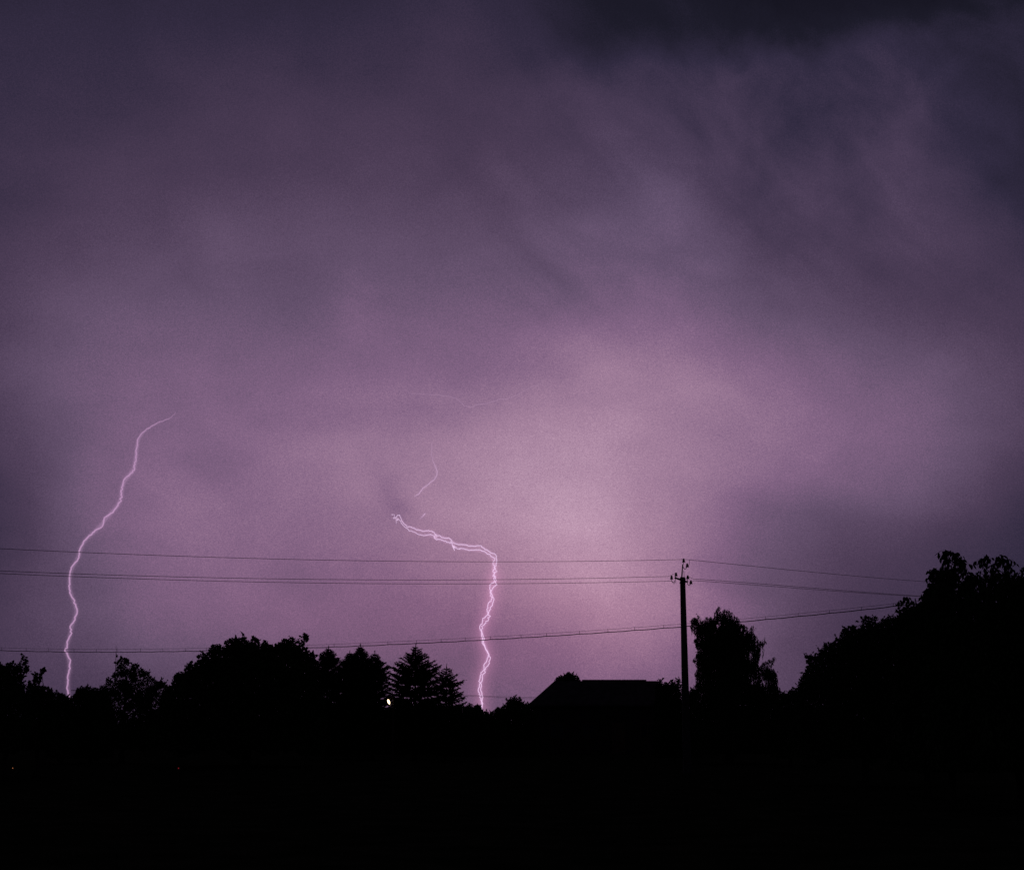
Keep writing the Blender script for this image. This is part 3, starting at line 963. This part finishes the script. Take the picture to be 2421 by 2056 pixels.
broadleaf('low_shrub', 'low bush filling the dip between the weeping tree and the large bush-covered slope',
          [(1826, 1700), (1832, 1640), (1840, 1629), (1849, 1633), (1858, 1635), (1865, 1630), (1872, 1629), (1884, 1624), (1892, 1618), (1900, 1640), (1906, 1700)], 1790, 66, 42,
          leaf=(0.10, 0.05), rmin=0.1, rmax=0.22, per_m2=10, thick=0.6, density=460, trunk_px=1866, n_limbs=12, cat='shrub', sprig=1.0, trunk_top=0.5)
broadleaf('bushy_tree', 'dense bushy tree sloping up to the right behind the drooping-leaved trees',
          [(1876, 1700), (1886, 1630), (1889, 1607), (1897, 1592), (1905, 1580), (1908, 1567), (1905, 1550), (1915, 1547), (1929, 1547), (1934, 1536), (1946, 1527), (1959, 1516), (1966, 1519), (1977, 1507), (1985, 1505), (1988, 1494),
           (1994, 1480), (2005, 1478), (2016, 1476), (2026, 1479), (2036, 1477), (2038, 1463), (2047, 1452), (2053, 1458), (2055, 1464), (2064, 1453), (2073, 1456), (2073, 1471), (2083, 1463), (2100, 1456), (2116, 1457), (2150, 1450), (2200, 1470), (2230, 1560), (2240, 1700)],
          1790, 44, 43, leaf=(0.085, 0.05), rmin=0.10, rmax=0.30, per_m2=11, thick=1.5, density=560, droop=0.2, trunk_px=2040, r0=0.12, sprig=0.7, n_limbs=30)
drooping_tree('drooping_tree', 'lower tree with hanging leaves where the thin wires disappear',
              [(2112, 1700), (2113, 1500), (2115, 1427), (2125, 1422), (2131, 1412), (2142, 1409), (2150, 1419), (2164, 1415), (2181, 1406), (2190, 1398), (2215, 1402), (2240, 1420), (2260, 1500), (2270, 1700)], 1820, 36, 44, 150, 2185, thick=1.0,
              holes=[(2125, 1449, 8), (2132, 1443, 6)], group='trees with hanging leaves')
drooping_tree('drooping_tree', 'tall tree with a pointed top of hanging leaves on the right',
              [(2180, 1700), (2183, 1420), (2187, 1399), (2194, 1386), (2199, 1374), (2190, 1362), (2194, 1348), (2204, 1341), (2217, 1345), (2228, 1333), (2223, 1318), (2229, 1304), (2236, 1291), (2241, 1301), (2249, 1301), (2259, 1306), (2266, 1319), (2280, 1323),
               (2284, 1338), (2287, 1354), (2296, 1356), (2288, 1366), (2279, 1370), (2284, 1382), (2274, 1392), (2276, 1404), (2290, 1440), (2310, 1700)], 1820, 32, 45, 260, 2240, thick=1.1, holes=[(2271, 1388, 11), (2276, 1400, 8), (2203, 1416, 6)], group='trees with hanging leaves')
drooping_tree('drooping_tree', 'twin-topped tree with hanging leaves cut by the right edge',
              [(2262, 1700), (2270, 1440), (2276, 1402), (2288, 1374), (2298, 1362), (2310, 1346), (2313, 1337), (2309, 1321), (2321, 1317), (2332, 1311), (2343, 1320), (2340, 1334), (2347, 1333), (2352, 1315), (2362, 1312), (2371, 1307), (2380, 1322), (2397, 1331), (2389, 1345), (2385, 1354),
               (2400, 1354), (2408, 1345), (2421, 1336), (2450, 1320), (2490, 1330), (2540, 1400), (2560, 1700)], 1820, 31, 46, 270, 2400, thick=1.1, holes=[(2329, 1386, 11), (2337, 1390, 8), (2345, 1362, 7), (2364, 1350, 6)], group='trees with hanging leaves')

# ------------------------------------------------------------------ house with hipped roof


def house():
    D = 100.0
    pm = FPX / D
    L = at(1257, 1664, D); R1 = at(1311, 1609, D); R2 = at(1553, 1612, D)
    zr = R1[2]
    run = R1[0] - L[0]
    ze = zr - run * (55.0 / 54.0)
    ze = max(ze, 2.3)
    x0, x1 = L[0] - 0.25, R2[0] + run + 0.1
    hw = run + 0.25
    y0, y1 = D - hw, D + hw
    t = thing('village_house', 'dark single-storey house with a hipped roof and long straight ridge', 'house', ((x0 + x1) / 2, D, 0))
    mb = MB()
    wx0, wx1, wy0, wy1 = x0 + 0.35, x1 - 0.35, y0 + 0.35, y1 - 0.35
    mb.box((wx0, wy0, -0.05), (wx1, wy1, ze - 0.05))
    mb.build('wall', M_WALL, t)
    rb = MB()
    v = [(x0, y0, ze - 0.12), (x1, y0, ze - 0.12), (x1, y1, ze - 0.12), (x0, y1, ze - 0.12),
         (x0, y0, ze), (x1, y0, ze), (x1, y1, ze), (x0, y1, ze), (R1[0], D, zr), (R2[0], D, zr)]
    f = [(3, 2, 1, 0), (0, 1, 5, 4), (1, 2, 6, 5), (2, 3, 7, 6), (3, 0, 4, 7), (4, 5, 9, 8), (5, 6, 9), (6, 7, 8, 9), (7, 4, 8)]
    rb.add(v, f)
    roof = rb.build('roof', M_ROOF, t)
    rc = MB()
    rc.tube([(at(1376, 1609, D)[0], D, zr + 0.02), (at(1528, 1609, D)[0], D, zr + 0.02)], 0.07, 8)
    rc.build('ridge_cap', M_ROOF, t)
    for wx in (0.16, 0.38, 0.78):
        cx = wx0 + (wx1 - wx0) * wx
        wb = MB(); wb.box((cx - 0.5, wy0 - 0.05, 0.95), (cx + 0.5, wy0 + 0.02, 2.05))
        w = wb.build('window', M_WOOD, t)
        for s in (-1, 1):
            pb = MB(); pb.box((cx + s * 0.235 - 0.2, wy0 - 0.065, 1.03), (cx + s * 0.235 + 0.2, wy0 - 0.04, 1.97))
            p = pb.build('pane', M_GLASS, t); p.parent = w; p.location = (0, 0, 0)
    cx = wx0 + (wx1 - wx0) * 0.58
    db = MB(); db.box((cx - 0.45, wy0 - 0.05, 0.0), (cx + 0.45, wy0 + 0.02, 2.05))
    d = db.build('door', M_WOOD, t)
    hb = MB(); hb.tube([(cx + 0.34, wy0 - 0.11, 1.0), (cx + 0.34, wy0 - 0.06, 1.0)], 0.025, 8)
    h = hb.build('handle', M_STEEL, t); h.parent = d


house()

# ------------------------------------------------------------------ power pole
PD = 56.0


def insulator(mb, c, s=1.0):
    """bell insulator centred on c"""
    h = 0.075 * s
    prof = [(0.018, -h), (0.062, -h), (0.066, -h * 0.72), (0.040, -h * 0.25), (0.054, -h * 0.15), (0.050, h * 0.15), (0.030, h * 0.35), (0.040, h * 0.6), (0.036, h * 0.9), (0.015, h)]
    mb.lathe(c, [(r * s, z) for r, z in prof], 12)


def power_pole():
    P = lambda x, y: at(x, y, PD)
    topc = P(1613.8, 1364)
    base = np.array((P(1619, 1720)[0], PD, 0.0))
    base[0] = topc[0]
    t = thing('power_pole', 'tall tapering power pole with crossarm and paired bell insulators', 'power pole', base)
    mb = MB()
    # tapered concrete shaft, chamfered corners
    n = 10
    rings = []
    for i in range(n):
        q = i / (n - 1)
        z = -0.1 + (topc[2] + 0.1) * q
        w = 0.155 - 0.058 * q; d = 0.12 - 0.03 * q; c = 0.03
        x, y = base[0], PD
        rings.append([(x - w + c, y - d, z), (x + w - c, y - d, z), (x + w, y - d + c, z), (x + w, y + d - c, z), (x + w - c, y + d, z), (x - w + c, y + d, z), (x - w, y + d - c, z), (x - w, y - d + c, z)])
    v = [p for r in rings for p in r]
    f = []
    for i in range(n - 1):
        for k in range(8):
            f.append((i * 8 + k, i * 8 + (k + 1) % 8, (i + 1) * 8 + (k + 1) % 8, (i + 1) * 8 + k))
    f.append(tuple(range((n - 1) * 8, n * 8)))
    mb.add(v, f)
    mb.build('shaft', M_POLE, t)
    r = MB(); r.tube([P(1611.5, 1372), P(1612, 1362), P(1614, 1334)], [0.028, 0.028, 0.022], 8)
    rod = r.build('top_rod', M_STEEL, t)
    a = MB()
    a.tube([P(1594.8, 1365), P(1612, 1370.8), P(1626.4, 1375.6)], [0.036, 0.042, 0.036], 6)
    arm = a.build('crossarm', M_STEEL, t)
    b = MB(); b.tube([P(1615.5, 1349), P(1617.3, 1354), P(1617.6, 1362), P(1616.5, 1367)], 0.008, 6)
    b.build('brace', M_STEEL, t)
    band = MB()
    for py in (1369, 1377):
        c = P(1613.9, py)
        band.box((c[0] - 0.112, PD - 0.105, c[2] - 0.02), (c[0] + 0.112, PD + 0.105, c[2] + 0.02))
    band.build('clamp_band', M_STEEL, t)

    def post(ins, pin):
        m_ = MB(); insulator(m_, P(*ins))
        o = m_.build('insulator', M_CERAMIC, t, False)
        k = MB(); k.tube([P(*p) for p in pin], 0.013, 6)
        q = k.build('pin', M_STEEL, t); q.parent = o
        return o
    post((1616.4, 1324.3), [(1616.4, 1326), (1615.6, 1331), (1614.3, 1338)])
    post((1624.8, 1335.8), catmull([(1615, 1338), (1616.2, 1342), (1619, 1344.6), (1622.2, 1343), (1624.4, 1338.5)], 4))
    post((1598.3, 1357.2), [(1598.2, 1359), (1597.4, 1362), (1596.8, 1366)])
    post((1587.8, 1364.4), catmull([(1596.4, 1366.5), (1596.2, 1371), (1593.4, 1376), (1589.6, 1375), (1587.8, 1370), (1587.8, 1366)], 4))
    post((1626.0, 1363.8), [(1626.0, 1366), (1625.4, 1370), (1625.2, 1376)])
    post((1633.4, 1375.6), catmull([(1625.2, 1375.5), (1625.4, 1379), (1628.0, 1383), (1631.4, 1382), (1633.3, 1377.5)], 4))
    # slack jumper loops tying one span to the next
    loops = [[(1616.4, 1322), (1622, 1322.2), (1629.5, 1322.8)], [(1630.2, 1323), (1629.8, 1331), (1627, 1339.5), (1624.8, 1335)],
             [(1580, 1362.2), (1586, 1359.5), (1592, 1356.5), (1598, 1354.8)], [(1587.8, 1366), (1588.5, 1374), (1593.8, 1379.2), (1598, 1373)],
             [(1626, 1361.5), (1632, 1364.5), (1638, 1368)], [(1633.4, 1376), (1637, 1381), (1634.5, 1376), (1641, 1372)]]
    for lp in loops:
        j = MB(); j.tube([P(*p) for p in catmull(lp, 5)], 0.007, 5)
        j.build('jumper_wire', M_WIRE, t)


power_pole()


def wire(name, label, ctrl, D0, D1, r, group, mat=None, cat='wire'):
    """ctrl: photo pixels along the wire; depth runs evenly from D0 to D1 across them"""
    x0, x1 = ctrl[0][0], ctrl[-1][0]
    xs = np.array([c[0] for c in ctrl], float); ys = np.array([c[1] for c in ctrl], float)
    # smooth sag: low-order fit through the control points
    u = (xs - x0) / (x1 - x0)
    co = np.polyfit(u, ys, 3 if len(xs) > 4 else 2, w=[6 if i in (0, len(xs) - 1) else 1 for i in range(len(xs))])
    pts = []
    for k in range(61):
        q = k / 60
        px = x0 + (x1 - x0) * q
        iD = (1 - q) / D0 + q / D1
        pts.append(at(px, np.polyval(co, q), 1.0 / iD))
    mb = MB(); mb.tube(pts, r, 5)
    o = mb.build(name, mat or M_WIRE)
    return tag(o, label, cat, group)


WG = 'conductors strung from the power pole'
wire('power_wire', 'topmost thin wire from the pole tip to the left edge', [(-240, 1284), (0, 1296), (350, 1312), (700, 1322), (1140, 1327.5), (1500, 1324.5), (1616, 1322)], 42, PD, 0.0082, WG)
wire('power_wire', 'upper wire of the close pair from the crossarm to the left edge', [(-240, 1338), (0, 1349.5), (350, 1361), (700, 1368.5), (1140, 1370), (1500, 1364.5), (1580, 1362.2)], 42, PD, 0.0082, WG)
wire('power_wire', 'lower wire of the close pair from the crossarm to the left edge', [(-240, 1343), (0, 1355.5), (350, 1368.5), (700, 1377), (1140, 1379.5), (1500, 1375.5), (1588, 1373)], 42, PD, 0.0082, WG)
wire('power_wire', 'topmost wire sloping down from the pole tip towards the right trees', [(1629, 1322.8), (1760, 1335.3), (1840, 1344.8), (2000, 1359), (2190, 1374.5), (2300, 1381)], PD, 72, 0.0090, WG)
wire('power_wire', 'upper wire of the pair sloping from the crossarm towards the right trees', [(1638, 1368), (1760, 1375.5), (1840, 1383.5), (2000, 1396), (2170, 1407.5), (2300, 1414)], PD, 72, 0.0090, WG)
wire('power_wire', 'lower wire of the pair sloping from the crossarm towards the right trees', [(1641, 1372), (1760, 1379.8), (1840, 1387.3), (2000, 1398.5), (2170, 1409.2), (2300, 1415)], PD, 72, 0.0090, WG)
wire('service_wire', 'upper faint far wire low between the last spruce and the roof', [(1020, 1636), (1095, 1641.5), (1150, 1645), (1270, 1648), (1330, 1648)], 112, 104, 0.010, 'faint far wires')
wire('service_wire', 'lower faint far wire low between the last spruce and the roof', [(1020, 1640), (1095, 1644), (1150, 1647), (1270, 1651), (1330, 1652)], 112, 104, 0.008, 'faint far wires')


def aerial_cable():
    ctrl = [(-200, 1527), (0, 1536), (115, 1540), (277, 1541.5), (500, 1537), (740, 1531), (1000, 1520), (1140, 1511.5), (1300, 1502), (1600, 1484), (1745, 1469), (1890, 1456), (2050, 1440), (2117, 1432), (2260, 1416)]
    xs = np.array([c[0] for c in ctrl], float); ys = np.array([c[1] for c in ctrl], float)
    co = np.polyfit(xs / 1000, ys, 5)
    D0, D1 = 80.0, 53.0

    def depth(px):
        q = (px + 200) / 2460
        return 1 / ((1 - q) / D0 + q / D1)
    t = thing('aerial_cable', 'thick cable hung by short hangers from a thin carrier wire across the picture', 'cable', at(1000, 1520, depth(1000)))
    rng = np.random.default_rng(3)
    hang = [-170, -112, -52, 4, 62, 115, 175, 228, 277, 332, 385, 438, 488, 545, 605, 668, 728, 790, 852, 917, 985, 1043, 1100, 1160, 1232, 1292, 1370, 1437, 1500, 1569, 1640, 1728, 1810, 1887, 1961, 2037, 2112, 2190]
    cab, car = [], []
    for k in range(0, 247):
        px = -200 + k * 10
        D = depth(px)
        # the cable droops a little between its hangers
        j = np.searchsorted(hang, px)
        dr = 0
        if 0 < j < len(hang):
            q = (px - hang[j - 1]) / (hang[j] - hang[j - 1])
            dr = 4 * q * (1 - q)
        y = np.polyval(co, px / 1000)
        cab.append(at(px, y + 1.0 * dr - 0.4 + rng.normal(0, 0.12), D))
        car.append(at(px, y - 6.5 + 0.2 * dr, D))
    a = MB(); a.tube(cab, 0.0165, 6); a.build('cable', M_RUBBER, t)
    b = MB(); b.tube(car, 0.0065, 5); b.build('carrier_wire', M_WIRE, t)
    for px in hang:
        D = depth(px)
        y = np.polyval(co, px / 1000)
        h = MB(); h.tube([at(px, y - 7.6, D), at(px, y - 3, D), at(px + 0.3, y + 1.0, D)], 0.008, 5)
        h.build('hanger', M_WIRE, t)


aerial_cable()


def antenna():
    D = 78.0
    P = lambda x, y: at(x, y, D)
    b = P(272.8, 1720); b[2] = 0
    t = thing('antenna_mast', 'thin antenna mast rising just left of the airy tree top', 'antenna', b)
    m_ = MB(); m_.tube([b - (0, 0, 0.05), P(272.5, 1600), P(274.4, 1543)], [0.022, 0.018, 0.014], 6); m_.build('mast', M_STEEL, t)
    w = MB(); w.tube([P(274.4, 1546), P(274.7, 1536), P(274.2, 1525.5)], [0.012, 0.009, 0.006], 5); w.build('whip', M_STEEL, t)
    x = MB(); c = P(276, 1550.5); x.box(c - (0.045, 0.04, 0.06), c + (0.045, 0.04, 0.06)); x.build('junction_box', M_RUBBER, t)
    r = MB(); r.tube([P(274.3, 1543.5), P(277, 1547), P(276.2, 1549.5)], 0.010, 5); r.build('bracket', M_STEEL, t)


antenna()


def lamp_post():
    D = 76.5
    P = lambda x, y: at(x, y, D)
    c = P(919, 1658)
    base = np.array((c[0] + 0.25, D, 0.0))
    t = thing('yard_lamp', 'glowing warm-white lamp on a post, shining between two spruces', 'lamp', base)
    m_ = MB(); m_.tube([base - (0, 0, 0.05), base + (0, 0, c[2] + 0.15), base + (-0.06, 0, c[2] + 0.30), c + (0.04, 0, 0.28)], [0.05, 0.035, 0.03, 0.025], 8); m_.build('post', M_STEEL, t)
    h = MB(); h.lathe(c + (0, 0, 0.16), [(0.15, 0.0), (0.14, 0.03), (0.06, 0.10), (0.03, 0.12)], 14); h.build('lamp_hood', M_STEEL, t)
    # drop-shaped glass, tilted
    g = MB(); g.lathe((0, 0, 0), [(0.010, -0.14), (0.034, -0.105), (0.058, -0.04), (0.060, 0.03), (0.040, 0.095), (0.012, 0.13)], 14)
    R = Matrix.Rotation(math.radians(22), 3, 'Y').inverted()
    g.v = [tuple(np.array(R @ Vector(v)) + c) for v in g.v]
    g.build('lamp_globe', M_LAMP, t, True)


lamp_post()


def marker(px, py, D, mat, label, r):
    c = at(px, py, D)
    base = np.array((c[0], D, 0.0))
    t = thing('marker_light', label, 'light', base, 'tiny lights low in the dark')
    s = MB(); s.tube([base - (0, 0, 0.05), (c[0], D, c[2] - r)], 0.012, 6); s.build('stake', M_STEEL, t)
    l = MB(); l.lathe(c, [(r * 0.6, -r * 1.3), (r, -r * 0.4), (r, r * 0.5), (r * 0.5, r * 1.3)], 10); l.build('lens', mat, t, True)
    k = MB(); k.lathe(c + (0, 0, r * 1.35), [(r * 1.1, 0), (r * 0.9, r * 0.3), (r * 0.2, r * 0.6)], 10); k.build('cap', M_STEEL, t)


marker(30, 1815, 50, M_ORANGE, 'tiny dim orange light low in the black at the left edge', 0.016)
marker(422, 1815, 50, M_RED, 'tiny dim red light low in the black under the dome-shaped tree', 0.017)

# ------------------------------------------------------------------ lightning
BD = 3000.0
PXM = FPX / BD          # photo pixels per metre out there


def bolt_line(pts, D=BD, jag=0.0, seed=0, n=4):
    rng = np.random.default_rng(seed)
    out = []
    for (x0, y0), (x1, y1) in zip(pts[:-1], pts[1:]):
        for k in range(n):
            q = k / n
            j = 0 if k == 0 else jag
            out.append((x0 + (x1 - x0) * q + rng.normal(0, 1) * j, y0 + (y1 - y0) * q + rng.normal(0, 1) * j * 0.6))
    out.append(pts[-1])
    return [at(x, y, D) for x, y in out]


def smooth_px(pts, n=5, it=2):
    p = [np.array(q, float) for q in pts]
    for _ in range(it):
        p = [p[0]] + [0.25 * p[i - 1] + 0.5 * p[i] + 0.25 * p[i + 1] for i in range(1, len(p) - 1)] + [p[-1]]
    return catmull(p, n)


def channel(parent, name, pts3, r_px, mat, cover=None, seg=6):
    n = len(pts3)
    r = np.asarray(r_px, float) * np.ones(n) / PXM
    mb = MB(); mb.tube(pts3, list(r), seg)
    o = mb.build(name, mat, parent)
    cv = np.ones(n) if cover is None else np.asarray(cover, float)
    at_ = o.data.attributes.new('cover', 'FLOAT', 'POINT')
    at_.data.foreach_set('value', np.repeat(cv, seg).astype(np.float32))
    return o


LB = [(416, 974), (406.6, 984), (400, 990), (378, 996.5), (358, 1007), (336, 1023), (325, 1039), (323, 1059), (322, 1087), (316.5, 1100), (318.5, 1111), (307, 1121), (295, 1131), (289.5, 1149), (286, 1162.5), (289, 1174),
      (279, 1194), (267, 1211), (247, 1223), (242, 1244), (223, 1256), (210.5, 1266), (197, 1282), (190.7, 1293.5), (187.5, 1311), (182.7, 1325), (168.4, 1341), (164.5, 1361), (165, 1381), (163.7, 1391),
      (169.6, 1410.6), (178.8, 1428.5), (182.7, 1446), (177.6, 1464), (165.7, 1480), (169.6, 1496), (159.7, 1514), (158.5, 1528), (153, 1537.6), (166.8, 1559.5), (165.7, 1579), (159.7, 1603), (159.7, 1619), (163.7, 1645), (163, 1680), (165, 1720)]

RA = [(925, 1216), (932.7, 1216), (931, 1226), (937, 1222), (940.4, 1217.3), (945.5, 1217), (948, 1225), (953, 1235), (962.5, 1245.4), (972.7, 1245.4), (982, 1250), (992, 1252.7), (999, 1256), (1012.7, 1253), (1022, 1255.6), (1027, 1260), (1029.7, 1264),
      (1041.6, 1267), (1050, 1272), (1062, 1271.4), (1065.4, 1275), (1069, 1282), (1080.7, 1286), (1101, 1287.4), (1111.3, 1290.8), (1131.7, 1289.3), (1142, 1294), (1150.5, 1299), (1159, 1305.8), (1171, 1310),
      (1174, 1322), (1172.6, 1332), (1168.5, 1341), (1172.6, 1348), (1168.5, 1357), (1170.8, 1368.5), (1172.3, 1377.6), (1171.4, 1384), (1164, 1391), (1160.5, 1400), (1164.4, 1409), (1168, 1417), (1164.4, 1429.7), (1159, 1435), (1157, 1443), (1153.7, 1451),
      (1157.6, 1458), (1153.7, 1467), (1144.7, 1476), (1138.5, 1487.5), (1142.4, 1503.4), (1143.5, 1520), (1152.6, 1538.5), (1160, 1554), (1153.7, 1572.5), (1147, 1581.6), (1147.6, 1588), (1140, 1600), (1138, 1617), (1136.7, 1631.5), (1140, 1652), (1139.4, 1672), (1140, 1720)]
RB = [(936.5, 1237.7), (937, 1230), (943, 1226.7), (948, 1232.6), (955, 1243), (966.8, 1253.4), (975, 1256.4), (989, 1263), (1002.5, 1265.8), (1016, 1263), (1024.6, 1265.8), (1031.4, 1275), (1040, 1274.3), (1050, 1278.6), (1058.6, 1281.6), (1069, 1283), (1070.5, 1290.5),
      (1077, 1294), (1084, 1297), (1091, 1296), (1109.6, 1300.7), (1131.7, 1299.3), (1145.4, 1303), (1159, 1312.6), (1170, 1320), (1165.8, 1332), (1168, 1341), (1165, 1349), (1167.4, 1358), (1169, 1371), (1167.4, 1376.4), (1160.5, 1380), (1157.8, 1391), (1159.4, 1402.5), (1162.8, 1411.6),
      (1161, 1420.7), (1155.3, 1424), (1153.7, 1436.6), (1151.5, 1444.5), (1153.7, 1452.4), (1141.3, 1466), (1134, 1481), (1138.5, 1498), (1140, 1516), (1148, 1532), (1156, 1546.6), (1151.5, 1559), (1143.5, 1572.7), (1144.7, 1579.5), (1136.3, 1589.7), (1134.5, 1605), (1133.3, 1620), (1130.4, 1630.6),
      (1135.6, 1643), (1139, 1657), (1138, 1720)]
RSPUR = [(1070.5, 1290.5), (1072.5, 1295), (1074.8, 1301)]
MID = [(1022, 1045), (1021, 1062), (1019.5, 1076), (1023, 1088), (1029.7, 1103), (1034.5, 1115), (1032, 1125.5), (1026, 1134), (1012.7, 1145), (1000.8, 1152.7), (996, 1160), (989, 1168), (980, 1174)]
BIT = [(1006, 1213), (1002, 1217), (997, 1222), (991, 1228)]
CRAWL = [(953, 919), (970, 931), (1000, 931), (1027, 933), (1055, 936), (1078, 940.5), (1088, 950), (1097, 958.5), (1114, 963), (1129, 956), (1154, 953), (1180, 943.7), (1196, 943.7), (1222, 934), (1260, 913), (1281, 909)]

C_LEFT = lin((212, 166, 210))
C_RIGHT = lin((232, 200, 236))
C_HALO = (0.42, 0.20, 0.36)
M_CH_LEFT = mat_channel('pink_channel', C_LEFT, 1.0)
M_CH_RIGHT = mat_channel('white_channel', C_RIGHT, 1.0)
M_CH_DIM = mat_channel('veiled_channel', lin((206, 168, 204)), 1.0)


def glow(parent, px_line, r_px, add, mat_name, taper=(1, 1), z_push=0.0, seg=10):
    """halo imitated round a channel: an added closed tube of evenly self-glowing volume; add = extra brightness through its middle"""
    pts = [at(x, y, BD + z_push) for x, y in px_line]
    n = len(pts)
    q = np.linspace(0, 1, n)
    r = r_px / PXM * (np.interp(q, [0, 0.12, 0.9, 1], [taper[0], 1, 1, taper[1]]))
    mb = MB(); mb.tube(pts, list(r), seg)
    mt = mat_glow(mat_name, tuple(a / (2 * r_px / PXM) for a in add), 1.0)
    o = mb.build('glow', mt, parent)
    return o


def lightning():
    b = at(165, 1720, BD); b[2] = 0
    t = thing('lightning_bolt', 'single soft pink lightning bolt winding down on the left', 'lightning', b)
    p = bolt_line(LB, jag=1.25, seed=1, n=4)
    n = len(p)
    q = np.linspace(0, 1, n)
    channel(t, 'channel', p, np.interp(q, [0, 0.1, 0.3, 1], [1.2, 1.5, 1.8, 1.8]), M_CH_LEFT, np.interp(q, [0, 0.05, 0.13, 0.3, 0.5, 1], [0.06, 0.13, 0.19, 0.24, 0.30, 0.30]))
    sm = smooth_px(LB, 4, 1)
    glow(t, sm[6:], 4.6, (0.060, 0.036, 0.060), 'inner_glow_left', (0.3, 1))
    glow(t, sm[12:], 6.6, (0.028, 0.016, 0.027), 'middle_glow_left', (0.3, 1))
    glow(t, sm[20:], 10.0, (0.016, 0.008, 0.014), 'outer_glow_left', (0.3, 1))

    b = at(1140, 1720, BD); b[2] = 0
    t = thing('lightning_bolt', 'bright double-stranded lightning bolt bending sharply down near the centre', 'lightning', b)
    for k, L in enumerate((RA, RB)):
        p = bolt_line(L, jag=1.35, seed=4 + k, n=4)
        n = len(p); q = np.linspace(0, 1, n)
        channel(t, 'channel', p, np.interp(q, [0, 0.3, 1], [0.95, 1.1, 1.25]), M_CH_RIGHT, np.interp(q, [0, 0.05, 0.5, 1], [0.2, 0.38, 0.50, 0.50]))
    for kx, ky in ((1030, 1268), (1073, 1292), (938, 1226)):   # bright knots where the strands meet
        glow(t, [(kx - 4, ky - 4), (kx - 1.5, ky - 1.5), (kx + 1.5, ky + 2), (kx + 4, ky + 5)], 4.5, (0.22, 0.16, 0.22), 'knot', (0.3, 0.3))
    p = bolt_line(RSPUR, jag=0.3, seed=9)
    channel(t, 'spur', p, 1.0, M_CH_RIGHT, np.full(len(p), 0.6))
    # mid line of the two strands
    def resample(L, m_=60):
        L = np.array(L, float)
        s = np.concatenate([[0], np.cumsum(np.linalg.norm(np.diff(L, axis=0), axis=1))])
        u = np.linspace(0, s[-1], m_)
        return np.stack([np.interp(u, s, L[:, 0]), np.interp(u, s, L[:, 1])], 1)
    for k, L in enumerate((RA, RB)):
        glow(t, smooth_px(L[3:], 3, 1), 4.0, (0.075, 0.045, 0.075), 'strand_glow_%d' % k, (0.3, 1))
    mid = (resample(RA[3:]) + resample(RB[2:])) / 2
    mid = [tuple(v) for v in smooth_px(mid, 2, 6)]
    low = mid[44:]
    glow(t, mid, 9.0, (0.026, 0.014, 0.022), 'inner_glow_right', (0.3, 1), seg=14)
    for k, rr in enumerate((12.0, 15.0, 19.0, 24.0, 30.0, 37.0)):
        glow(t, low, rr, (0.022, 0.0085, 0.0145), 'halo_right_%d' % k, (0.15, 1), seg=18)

    b = at(980, 1174, BD + 150)
    t = thing('lightning_streak', 'short faint hooked lightning streak above the bright double bolt', 'lightning', b)
    p = bolt_line(MID, BD + 150, 0.7, 21, 3)
    q = np.linspace(0, 1, len(p))
    channel(t, 'channel', p, 1.3, M_CH_DIM, np.interp(q, [0, 0.2, 0.5, 0.9, 1], [0.05, 0.13, 0.24, 0.36, 0.1]))
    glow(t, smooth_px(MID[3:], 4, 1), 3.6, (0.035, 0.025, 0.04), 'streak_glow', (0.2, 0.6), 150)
    b = at(1000, 1218, BD + 150)
    t = thing('lightning_streak', 'tiny isolated lightning spark just above the head of the double bolt', 'lightning', b)
    p = bolt_line(BIT, BD + 150, 0.4, 22, 3)
    q = np.linspace(0, 1, len(p))
    channel(t, 'channel', p, 1.2, M_CH_DIM, np.interp(q, [0, 0.2, 0.5, 1], [0.3, 0.7, 0.2, 0.0]))
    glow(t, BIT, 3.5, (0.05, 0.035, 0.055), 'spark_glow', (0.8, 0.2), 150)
    b = at(1114, 963, BD + 400)
    t = thing('lightning_streak', 'barely visible crawling lightning thread dipping in the bright cloud', 'lightning', b)
    p = bolt_line(CRAWL, BD + 400, 0.6, 23, 3)
    q = np.linspace(0, 1, len(p))
    channel(t, 'channel', p, 1.2, M_CH_DIM, np.interp(q, [0, 0.2, 0.5, 0.8, 1], [0.02, 0.06, 0.10, 0.08, 0.02]))


lightning()
